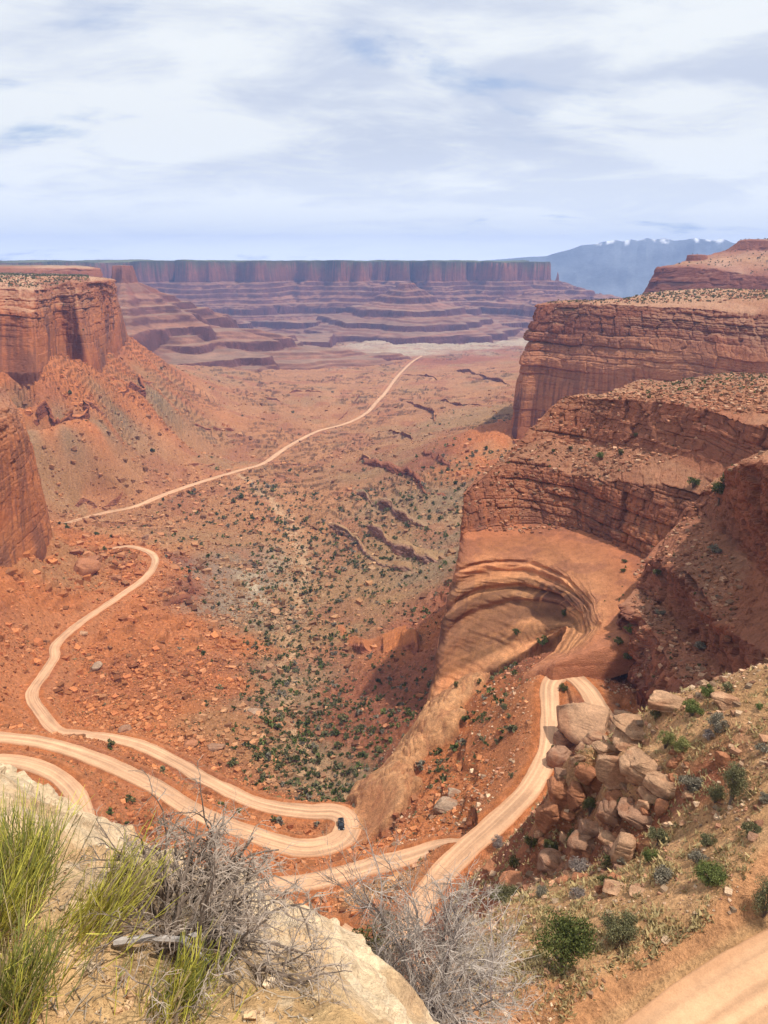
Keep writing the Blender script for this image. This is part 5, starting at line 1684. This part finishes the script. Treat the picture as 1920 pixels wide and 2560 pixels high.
mb = MB()
for (x0, x1, y0, y1, n, smin, smax) in ((px0, px1, d0, d1, n, a, b) for px0, px1, d0, d1, n, a, b in (
        (1350, 1930, 900, 1100, 1100, 1.0, 3.6), (-20, 260, 1020, 1900, 1300, 1.5, 4.5), (1600, 1930, 360, 600, 330, 0.7, 2.4), (1250, 1900, 325, 420, 170, 0.6, 1.6), (1560, 1920, 160, 290, 110, 0.5, 1.3), (1640, 1920, 1600, 2000, 160, 2, 5))):
    for k in range(n):
        q = at(rng.uniform(x0, x1), 1000, rng.uniform(y0, y1))
        loc, nz, nm = down(q[0], q[1])
        if loc is None or nz < 0.75 or nm.startswith("ground"):
            continue
        v, f, c = PV[int(rng.integers(0, len(PV)))]
        a = rng.uniform(0, 6.28); s = rng.uniform(smin, smax)
        R = np.array(((math.cos(a), -math.sin(a), 0), (math.sin(a), math.cos(a), 0), (0, 0, 0.9))) * s
        mb.add(v @ R.T + loc, f, c)
o = mb.build("plateau_shrubs", M_LEAF)
o["kind"] = "stuff"

# ------------------------------------------------------------------ loose rock: one mass of rubble over the slopes
def rock_block(rng):
    v = np.array([(x, y, z) for x in (-1, 1) for y in (-1, 1) for z in (-1, 1)], float) * 0.5
    v = v * rng.uniform(0.55, 1.0, 3) + rng.normal(size=(8, 3)) * 0.09
    return v


RF = np.array([(0, 1, 3, 2), (4, 6, 7, 5), (0, 4, 5, 1), (2, 3, 7, 6), (0, 2, 6, 4), (1, 5, 7, 3)])


def rubble(name, pts, sizes, tones, seed, flat=0.7):
    rng = np.random.default_rng(seed)
    pts = np.asarray(pts, float); n = len(pts)
    base = np.array([rock_block(rng) for _ in range(40)])
    v = base[rng.integers(0, 40, n)] * np.array((1, 1, flat)) * np.asarray(sizes)[:, None, None]
    a = rng.uniform(0, 6.28, n); b = rng.uniform(-0.4, 0.4, n)
    ca, sa, cb, sb = np.cos(a), np.sin(a), np.cos(b), np.sin(b); o_ = np.zeros(n)
    R = np.stack([np.stack([ca, -sa * cb, sa * sb], -1), np.stack([sa, ca * cb, -ca * sb], -1), np.stack([o_, sb, cb], -1)], 1)
    V = np.einsum('nvk,njk->nvj', v, R) + pts[:, None] + np.array((0, 0, 1.0)) * (np.asarray(sizes) * 0.08)[:, None, None]
    f = (RF[None] + (np.arange(n) * 8)[:, None, None]).reshape(-1, 4)
    tones = np.asarray(tones)
    c = (tones if len(tones) == n else tones[rng.integers(0, len(tones), n)]) * rng.uniform(0.45, 1.4, (n, 1))
    o = link_mesh(name, V.reshape(-1, 3), f, M_BOULDER, np.repeat(c, 8, 0))
    o["kind"] = "stuff"
    return o


def p_rock(x, y, r, az):
    patch = sstep(0.40, 0.62, fbm2(x / 40, y / 40, 4, 1601))
    left = sstep(-0.02, -0.14, az)
    patch = patch * sstep(0.30, 0.6, fbm2(x / 130, y / 130, 3, 1603))
    return (0.26 + 0.74 * patch) * (0.40 + 0.60 * left) * np.where(r > 1100, 0.6, 1.0)


rk = scatter(330000, 130, 1700, -0.60, 0.24, p_rock, 71)
rr = np.hypot(rk[:, 0], rk[:, 1])
rs = np.clip(0.36 * np.random.default_rng(72).pareto(2.2, len(rk)) + 0.36, 0.25, 3.6) * np.clip(rr / 330, 0.6, 1.75)
col_t = [(0.46, 0.185, 0.075), (0.50, 0.235, 0.11), (0.30, 0.11, 0.055), (0.54, 0.31, 0.17), (0.48, 0.20, 0.08), (0.26, 0.10, 0.055)]
_ct = np.asarray(col_t)[np.random.default_rng(74).integers(0, len(col_t), len(rk))]
_cg = colbase(np.arctan2(rk[:, 0], rk[:, 1]), np.log(rr)) * 1.12
rubble("rubble", rk, rs, 0.35 * _ct + 0.65 * _cg, 73)
# rubble on the right hand slopes, under the outcrop and on the near slope
rk2 = scatter(30000, 30, 250, 0.0, 0.56, lambda x, y, r, az: 0.25 + 0.75 * sstep(0.45, 0.6, fbm2(x / 9, y / 9, 3, 1701)), 75)
rr2 = np.hypot(rk2[:, 0], rk2[:, 1])
rs2 = np.clip(0.11 * np.random.default_rng(76).pareto(2.1, len(rk2)) + 0.10, 0.05, 0.7) * np.clip(rr2 / 55, 0.6, 2.2)
rubble("rubble", rk2, rs2, [(0.50, 0.31, 0.19), (0.44, 0.23, 0.13), (0.56, 0.38, 0.24), (0.40, 0.19, 0.11)], 77, 0.6)
gp_ = np.random.default_rng(78)
pr_, ps_ = [], []
for q in ROADS[5][0][::1]:
    if math.hypot(q[0], q[1]) > 90:
        continue
    for k in range(10):
        off = gp_.choice((-1, 1)) * gp_.uniform(2.6, 4.6) if k < 8 else gp_.uniform(-2.6, 2.6)
        d_ = q[:2] / np.linalg.norm(q[:2])
        x, y = q[0] + d_[0] * off + gp_.normal() * 0.3, q[1] + d_[1] * off + gp_.normal() * 0.3
        pr_.append((x, y, max(float(gz(np.array([x]), np.array([y]))[0]), q[2] - 0.05 if abs(off) < 2.6 else -999))); ps_.append(0.05 + 0.07 * gp_.pareto(2.5) if k < 8 else 0.05 + 0.02 * gp_.pareto(3))
rubble("gravel", pr_, np.clip(ps_, 0.04, 0.45), [(0.50, 0.31, 0.19), (0.44, 0.23, 0.13), (0.58, 0.40, 0.26)], 80, 0.7)
# fallen blocks on benches and terraces of the right-hand walls
tl, ts = [], []
for (x0, x1, y0, y1, n, a, b) in ((1640, 1930, 125, 290, 2600, 0.3, 1.7), (1180, 1930, 322, 400, 3600, 0.35, 2.2), (1150, 1300, 320, 360, 220, 0.6, 2.2), (-10, 260, 1030, 1300, 700, 0.8, 4.0), (1360, 1920, 900, 1050, 900, 0.8, 3.6), (1450, 1930, 330, 600, 2200, 0.4, 2.2)):
    for k in range(n):
        q = at(rng.uniform(x0, x1), 1000, rng.uniform(y0, y1))
        loc, nz, nm = down(q[0], q[1])
        if loc is None or nz < 0.55 or nm.startswith("ground"):
            continue
        tl.append(loc); ts.append(a + (b - a) * rng.uniform() ** 2.5)
rubble("rubble", tl, ts, [(0.44, 0.25, 0.15), (0.34, 0.15, 0.08), (0.29, 0.115, 0.06), (0.36, 0.16, 0.085)], 79, 0.6)

# bunch grass on the near slope
gp = scatter(9000, 28, 120, 0.12, 0.56, lambda x, y, r, az: 0.15 + 0.85 * sstep(0.42, 0.6, fbm2(x / 5, y / 5, 3, 1801)), 81)
mb = MB()
for p in gp:
    s = rng.uniform(0.2, 0.5)
    n = 9
    b = p + np.c_[rng.normal(size=(n, 2)) * s * 0.45, np.zeros(n)]
    t_ = b + np.c_[rng.normal(size=(n, 2)) * s * 0.5, np.full(n, s) * rng.uniform(0.6, 1.1, n)]
    w = np.c_[rng.normal(size=(n, 2)) * s * 0.16, np.zeros(n)]
    V = np.stack([b - w, b + w, t_], 1).reshape(-1, 3)
    k = rng.uniform(0, 1)
    mb.add(V, np.arange(n * 3).reshape(n, 3), np.array((0.52, 0.39, 0.18)) * (1 - k) + np.array((0.27, 0.21, 0.10)) * k)
o = mb.build("bunch_grass", M_LEAF)
o["kind"] = "stuff"
# low scrub speckling the red slopes
gp = scatter(9000, 100, 420, -0.5, 0.30, lambda x, y, r, az: 0.10 + 0.9 * sstep(0.5, 0.66, fbm2(x / 22, y / 22, 3, 1811)), 83)
mb = MB()
for p in gp:
    s = rng.uniform(0.25, 0.6) * (0.7 + math.hypot(p[0], p[1]) / 500)
    n = 6
    b = p + np.c_[rng.normal(size=(n, 2)) * s * 0.4, np.zeros(n)]
    t_ = b + np.c_[rng.normal(size=(n, 2)) * s * 0.4, np.full(n, s * 0.8) * rng.uniform(0.6, 1.1, n)]
    w = np.c_[rng.normal(size=(n, 2)) * s * 0.3, np.zeros(n)]
    k = rng.uniform(0, 1)
    mb.add(np.stack([b - w, b + w, t_], 1).reshape(-1, 3), np.arange(n * 3).reshape(n, 3), np.array((0.24, 0.20, 0.09)) * (1 - k) + np.array((0.15, 0.15, 0.07)) * k)
o = mb.build("dry_scrub", M_LEAF)
o["kind"] = "stuff"

# ------------------------------------------------------------------ foreground: dead shrub, bare shrub, green ephedra
def twigs(rng, base, dirs, length, rad, thick, thin, colT, colN, depth=3, droop=0.15, wander=0.35, kids=(3, 6), seglen=7):
    stack = [(np.asarray(base, float) + rng.normal(size=3) * rad * 3, d, length * rng.uniform(0.7, 1.2), rad, 0) for d in dirs]
    while stack:
        p, d, ln, r, lv = stack.pop()
        d = np.asarray(d, float) / np.linalg.norm(d)
        pts = [p]
        st = ln / seglen
        for k in range(seglen):
            d = d + rng.normal(size=3) * wander * (0.5 if lv == 0 else 0.75) * 0.5
            d[2] -= droop * 0.12
            d /= np.linalg.norm(d)
            pts.append(pts[-1] + d * st)
        pts = np.array(pts)
        re = max(r * 0.35, 0.0006)
        col = np.asarray(colT if lv < 2 else colN) * rng.uniform(0.75, 1.25)
        tube(thick if lv == 0 else thin, pts, r, re, col, 5 if lv == 0 else 3)
        if lv < depth:
            nk = int(rng.integers(*kids))
            for q in range(nk):
                t = rng.uniform(0.25, 1.0)
                i = min(int(t * seglen), seglen - 1)
                b = pts[i] + (pts[i + 1] - pts[i]) * (t * seglen - i)
                pd = pts[i + 1] - pts[i]; pd /= np.linalg.norm(pd)
                nd_ = pd + rng.normal(size=3) * 0.62
                stack.append((b, nd_, ln * rng.uniform(0.35, 0.62), max(r * rng.uniform(0.4, 0.62), 0.0009), lv + 1))


def fan(rng, n, spread, lean=(0, 0, 0), zmin=0.1):
    out = []
    while len(out) < n:
        d = rng.normal(size=3)
        d[:2] *= spread
        d[2] = abs(d[2]) * 0.8 + zmin
        out.append(d / np.linalg.norm(d) + np.asarray(lean))
    return out


def ground_at(px, py):
    loc, _ = hit(px, py)
    return loc


GREY = (0.35, 0.275, 0.215); GREYD = (0.17, 0.125, 0.095)
# tangled dead shrub on the ledge
rng = np.random.default_rng(91)
p0 = ground_at(430, 2390)
root = empty("dead_shrub", p0)
th, tn = MB(), MB()
right = np.array((1.0, 0, 0)); out_ = np.array((p0[0], p0[1], 0)) / math.hypot(p0[0], p0[1])
for (o_, lean, n, ln) in (((0, 0, 0.02), (0.2, 0.3, 0.1), 14, 0.34), ((0.10, 0.05, 0.02), (0.8, 0.2, 0.05), 13, 0.36), ((-0.08, 0.18, 0.02), (-0.5, 0.6, 0.15), 10, 0.30), ((0.12, -0.12, 0.0), (0.7, -0.6, 0.0), 13, 0.34), ((0.02, 0.22, 0.0), (0.35, 0.7, 0.12), 9, 0.30)):
    twigs(rng, np.array(o_), fan(rng, n, 1.5, lean, 0.06), ln, 0.0075, th, tn, GREYD, GREY, depth=3, droop=0.5, wander=0.5, kids=(4, 7))
th.build("branch", M_WOOD, root)
tn.build("twig", M_WOOD, root)
tag(root, "tangled dead grey shrub sprawling over the pale ledge in the foreground", "shrub")
# weathered branch lying in it
p1 = ground_at(330, 2385)
lg = MB()
tube(lg, np.array([(-0.05, 0, 0.05), (0.06, 0.01, 0.055), (0.16, 0.0, 0.06), (0.27, 0.03, 0.075), (0.36, 0.02, 0.06)]) * 1.0, 0.014, 0.006, (0.42, 0.37, 0.33), 7)
tube(lg, np.array([(0.16, 0.0, 0.06), (0.24, -0.05, 0.05), (0.31, -0.11, 0.03)]), 0.008, 0.003, (0.40, 0.35, 0.31), 6)
o = lg.build("dead_branch", M_WOOD)
o.location = [float(v) for v in p1]
tag(o, "thick weathered grey branch lying across the middle of the dead shrub", "branch")

# bare silvery shrub beyond the edge of the ledge
p2 = np.array((0.42, 4.7, 0)); 
l2, _, _ = down(p2[0], p2[1])
p2 = at(1140, 2600, 4.75) if l2 is None else np.array((p2[0], p2[1], l2[2]))
root = empty("bare_shrub", p2)
th, tn = MB(), MB()
rng = np.random.default_rng(92)
twigs(rng, np.array((0, 0, 0)), fan(rng, 17, 0.75, (0.0, 0, 0.25), 0.5), 1.02, 0.015, th, tn, (0.24, 0.20, 0.18), (0.40, 0.335, 0.28), depth=3, droop=0.0, wander=0.42, kids=(5, 9))
twigs(rng, np.array((0, 0, 0)), fan(rng, 12, 1.3, (0.0, -0.1, 0.0), 0.25), 0.74, 0.012, th, tn, (0.24, 0.20, 0.18), (0.37, 0.31, 0.255), depth=3, droop=0.0, wander=0.42, kids=(5, 8))
th.build("branch", M_WOOD, root)
tn.build("twig", M_WOOD, root)
tag(root, "bare silvery shrub with upright spiny twigs just beyond the pale ledge", "shrub")
# green shrubs half hidden behind it
for k, (dx, dy, w, h, lab) in enumerate(((-0.50, 0.55, 0.75, 0.95, "dark green shrub half hidden at the left behind the bare silvery shrub"), (0.55, 0.55, 0.9, 0.75, "olive green shrub half hidden at the right behind the bare silvery shrub"))):
    l3, _, _ = down(p2[0] + dx, p2[1] + dy)
    if l3 is not None:
        shrub("leafy_shrub", l3, w, h, 'dark' if k == 0 else 'olive', lab, "shrub", 950 + k, 2600, 0.022, 'round', False, 0.05, 26)


def ephedra(px, py, n, ln, lean, label, seed, yellow=0.35, spread=0.38):
    p = ground_at(px, py)
    rng = np.random.default_rng(seed)
    root = empty("ephedra_shrub", p)
    gr, wd = MB(), MB()
    for k in range(n):
        b = np.r_[rng.normal(size=2) * 0.055, 0.0]
        d = np.r_[rng.normal(size=2) * spread, 1.0] + np.asarray(lean)
        d /= np.linalg.norm(d)
        L_ = ln * rng.uniform(0.55, 1.1)
        pts = [b]
        for s in range(4):
            d = d + rng.normal(size=3) * 0.05 + np.array((0, 0, 0.03))
            d /= np.linalg.norm(d)
            pts.append(pts[-1] + d * L_ / 4)
        pts = np.array(pts)
        y = rng.uniform() < yellow + 0.15
        c = np.array((0.47, 0.42, 0.07)) if y else np.array((0.21, 0.22, 0.055))
        if rng.uniform() < 0.16:
            c = np.array((0.40, 0.30, 0.15))
        c = c * rng.uniform(0.7, 1.25)
        tube(gr, pts, 0.0019, 0.0009, c, 3)
        for q in range(int(rng.integers(1, 4))):
            i = int(rng.integers(1, 4))
            d2 = (pts[i + 1] - pts[i]); d2 /= np.linalg.norm(d2)
            d2 = d2 + rng.normal(size=3) * 0.28
            d2 /= np.linalg.norm(d2)
            l2_ = L_ * rng.uniform(0.25, 0.45)
            tube(gr, [pts[i], pts[i] + d2 * l2_ * 0.5, pts[i] + d2 * l2_ + np.array((0, 0, 0.01))], 0.0015, 0.0007, c * rng.uniform(0.85, 1.2), 3)
        if k % 45 == 0:
            wd = MB()
            tube(wd, pts[:3] * np.array((1, 1, 0.9)), 0.004, 0.002, (0.20, 0.16, 0.12), 5)
            wd.build("woody_stem", M_WOOD, root)
    gr.build("green_stem", M_LEAF, root)
    return tag(root, label, "shrub")


ephedra(40, 2235, 250, 0.30, (0.15, 0.25, 0.05), "tallest green jointed ephedra shrub at the left edge beside the pale ledge", 101)
ephedra(-20, 2330, 230, 0.30, (0.55, 0.10, 0.05), "broad yellow green ephedra shrub below the tallest one at the left edge", 102, 0.5)
ephedra(10, 2540, 240, 0.27, (0.40, 0.05, 0.05), "green ephedra shrub in the bottom left corner", 103, 0.3)
ephedra(215, 2330, 130, 0.30, (0.75, 0.25, -0.1), "bright yellow green ephedra spray leaning into the dead shrub", 104, 0.85, 0.22)
ephedra(425, 2535, 130, 0.20, (0.55, 0.12, -0.05), "small green ephedra tuft at the bottom under the dead shrub", 105, 0.45, 0.30)
# litter of broken twigs and grit on the sand
lt = MB()
rng = np.random.default_rng(140)
lp, ls_ = [], []
for k in range(1500):
    loc = ground_at(rng.uniform(-20, 800), rng.uniform(2150, 2560))
    if loc is None or loc[1] > 6:
        continue
    if k % 3:
        lp.append(loc); ls_.append(0.004 + 0.004 * rng.pareto(2.2))
    else:
        a = rng.uniform(0, 6.28); l_ = rng.uniform(0.02, 0.09)
        d_ = np.array((math.cos(a), math.sin(a), rng.normal() * 0.15 - 0.1)) * l_
        tube(lt, [loc + np.array((0, 0, 0.006)), loc + d_ * 0.5 + np.array((0, 0, 0.008)), loc + d_ + np.array((0, 0, 0.008))], 0.0018, 0.001, np.array((0.34, 0.27, 0.20)) * rng.uniform(0.5, 1.2), 3)
o = lt.build("twig_litter", M_WOOD)
o["kind"] = "stuff"
rubble("grit", lp, np.clip(ls_, 0.003, 0.035), [(0.55, 0.35, 0.19), (0.45, 0.26, 0.14), (0.62, 0.46, 0.30)], 141)
# small stones on the ledge sand
for k, (px_, py_, w_, lab) in enumerate(((287, 2461, 30, "small orange stone on the sand under the dead shrub"), (335, 2495, 50, "crumbly orange stone in front of the dead shrub's base"), (425, 2440, 34, "upright pale stone at the foot of the small ephedra tuft"))):
    loc = ground_at(px_, py_)
    W = w_ * depth_of(loc) / F
    v, f, c = boulder_mesh(970 + k, (W, W * 0.7, W * (0.6 if k < 2 else 1.1)), col=(0.55, 0.33, 0.17), sub=3)
    o = link_mesh("stone", v, f, M_BOULDER, c, True)
    o.location = [float(q) for q in loc]
    tag(o, lab, "stone")

# ------------------------------------------------------------------ the black car on the hairpin
def paint(name, col, rough, metal=0.0, spec=0.5):
    m = bpy.data.materials.new(name); m.use_nodes = True
    b = m.node_tree.nodes['Principled BSDF']
    n = m.node_tree.nodes.new('ShaderNodeTexNoise'); n.inputs['Scale'].default_value = 40
    mr = m.node_tree.nodes.new('ShaderNodeMapRange')
    mr.inputs[3].default_value = rough * 0.8; mr.inputs[4].default_value = rough * 1.2
    m.node_tree.links.new(n.outputs[0], mr.inputs[0]); m.node_tree.links.new(mr.outputs[0], b.inputs['Roughness'])
    b.inputs['Base Color'].default_value = (*col, 1)
    b.inputs['Metallic'].default_value = metal
    b.inputs['Specular IOR Level'].default_value = spec
    return m


def prism(name, prof_, y0, y1, mat, parent, inset=0.0, bev=0.05):
    """profile (x along the car, z) extruded across the width, upper points drawn in"""
    bm = bmesh.new()
    zmin = min(p[1] for p in prof_); zmax = max(p[1] for p in prof_)
    a, b = [], []
    for x, z in prof_:
        k = inset * (z - zmin) / (zmax - zmin)
        a.append(bm.verts.new((x, y0 + k, z))); b.append(bm.verts.new((x, y1 - k, z)))
    n = len(prof_)
    bm.faces.new(a); bm.faces.new(b[::-1])
    for i in range(n):
        bm.faces.new((a[i], b[i], b[(i + 1) % n], a[(i + 1) % n]))
    bmesh.ops.recalc_face_normals(bm, faces=bm.faces)
    if bev:
        bmesh.ops.bevel(bm, geom=bm.edges[:], offset=bev, segments=2, affect='EDGES')
    me = bpy.data.meshes.new(name); bm.to_mesh(me); bm.free()
    me.materials.append(mat)
    o = bpy.data.objects.new(name, me); COL.objects.link(o); o.parent = parent
    return o


def wheel(parent, x, y, mt, mr_):
    for nm, r, w, mat, par in (("wheel", 0.39, 0.26, mt, parent), ("rim", 0.24, 0.275, mr_, None)):
        bm = bmesh.new()
        bmesh.ops.create_cone(bm, cap_ends=True, segments=24, radius1=r, radius2=r, depth=w)
        bmesh.ops.rotate(bm, verts=bm.verts, matrix=Matrix.Rotation(math.pi / 2, 3, 'X'))
        bmesh.ops.bevel(bm, geom=[e for e in bm.edges if len(e.link_faces) == 2 and any(len(f.verts) > 4 for f in e.link_faces)], offset=0.03, segments=2, affect='EDGES')
        me = bpy.data.meshes.new(nm); bm.to_mesh(me); bm.free(); me.materials.append(mat)
        o = bpy.data.objects.new(nm, me); COL.objects.link(o)
        if par is not None:
            o.parent = par; o.location = (x, y, 0.39); wh = o
        else:
            o.parent = wh


cp = hit(853, 2066)[0]
car = empty("car", cp, 0)
car.rotation_euler = (0, 0, math.radians(-84))
mb_ = paint("black_paint", (0.012, 0.012, 0.013), 0.5, 0, 0.12); mg = paint("dark_glass", (0.02, 0.025, 0.03), 0.08, 0, 0.8); mt = paint("tyre_rubber", (0.02, 0.02, 0.02), 0.8); mr_ = paint("alloy", (0.45, 0.45, 0.47), 0.35, 0.9); ml = paint("lamp_glass", (0.75, 0.75, 0.72), 0.15); mred = paint("red_lamp", (0.35, 0.02, 0.02), 0.2); mk = paint("trim_plastic", (0.03, 0.03, 0.03), 0.6)
prism("body", [(-2.3, 0.42), (2.25, 0.42), (2.32, 0.75), (2.25, 1.0), (1.0, 1.12), (-2.25, 1.12), (-2.35, 0.8)], -0.95, 0.95, mb_, car, 0.05, 0.06)
prism("cabin", [(1.02, 1.11), (0.35, 1.70), (-1.95, 1.74), (-2.22, 1.11)], -0.88, 0.88, mb_, car, 0.16, 0.05)
prism("windshield", [(0.99, 1.17), (0.40, 1.66), (0.44, 1.69), (1.06, 1.18)], -0.70, 0.70, mg, car, 0.08, 0)
prism("rear_window", [(-2.20, 1.22), (-2.04, 1.62), (-2.09, 1.63), (-2.25, 1.22)], -0.66, 0.66, mg, car, 0.08, 0)
for s in (-1, 1):
    for x0, x1 in ((-0.35, 0.62), (-1.35, -0.42), (-1.98, -1.42)):
        y = s * 0.80
        prism("side_window", [(x0, 1.22), (x1, 1.22), (min(x1, 0.36), 1.60), (x0 + 0.06, 1.60)], y - 0.075, y + 0.075, mg, car, 0.03, 0)
    prism("headlight", [(2.10, 0.82), (2.30, 0.80), (2.27, 0.98), (2.10, 1.01)], s * 0.72 - 0.18, s * 0.72 + 0.18, ml, car, 0.01, 0)
    prism("tail_light", [(-2.37, 0.85), (-2.27, 0.85), (-2.27, 1.08), (-2.33, 1.08)], s * 0.80 - 0.1, s * 0.80 + 0.1, mred, car, 0.01, 0)
    prism("mirror", [(0.62, 1.12), (0.82, 1.12), (0.80, 1.30), (0.66, 1.30)], s * 1.02 - 0.1, s * 1.02 + 0.1, mb_, car, 0.01, 0.02)
    prism("roof_rail", [(0.2, 1.73), (-1.8, 1.77), (-1.8, 1.81), (0.2, 1.77)], s * 0.64 - 0.025, s * 0.64 + 0.025, mr_, car, 0.0, 0)
    for x in (1.42, -1.42):
        wheel(car, x, s * 0.86, mt, mr_)
prism("grille", [(2.29, 0.6), (2.345, 0.6), (2.345, 0.8), (2.29, 0.8)], -0.5, 0.5, mk, car, 0, 0)
prism("bumper", [(2.2, 0.36), (2.40, 0.40), (2.38, 0.58), (2.2, 0.58)], -0.9, 0.9, mk, car, 0.02, 0.02)
tag(car, "small black car driving round the left hairpin of the dirt road", "car")

# ------------------------------------------------------------------ haze: one closed box of even air
def build_haze():
    bm = bmesh.new()
    bmesh.ops.create_cube(bm, size=1.0)
    me = bpy.data.meshes.new("haze")
    bm.to_mesh(me); bm.free()
    o = bpy.data.objects.new("haze", me)
    COL.objects.link(o)
    x0, x1, y0, y1, z0, z1 = -7300, 11300, -3300, 10400, -640, 330
    o.location = ((x0 + x1) / 2, (y0 + y1) / 2, (z0 + z1) / 2)
    o.scale = (x1 - x0, y1 - y0, z1 - z0)
    m = bpy.data.materials.new("air")
    m.use_nodes = True
    N, L = m.node_tree.nodes, m.node_tree.links
    N.clear()
    v = N.new('ShaderNodeVolumePrincipled')
    v.inputs['Color'].default_value = (0.33, 0.51, 1.0, 1)
    v.inputs['Density'].default_value = 0.000098
    v.inputs['Anisotropy'].default_value = 0.0
    out = N.new('ShaderNodeOutputMaterial')
    L.new(v.outputs[0], out.inputs['Volume'])
    me.materials.append(m)
    o["kind"] = "stuff"


build_haze()
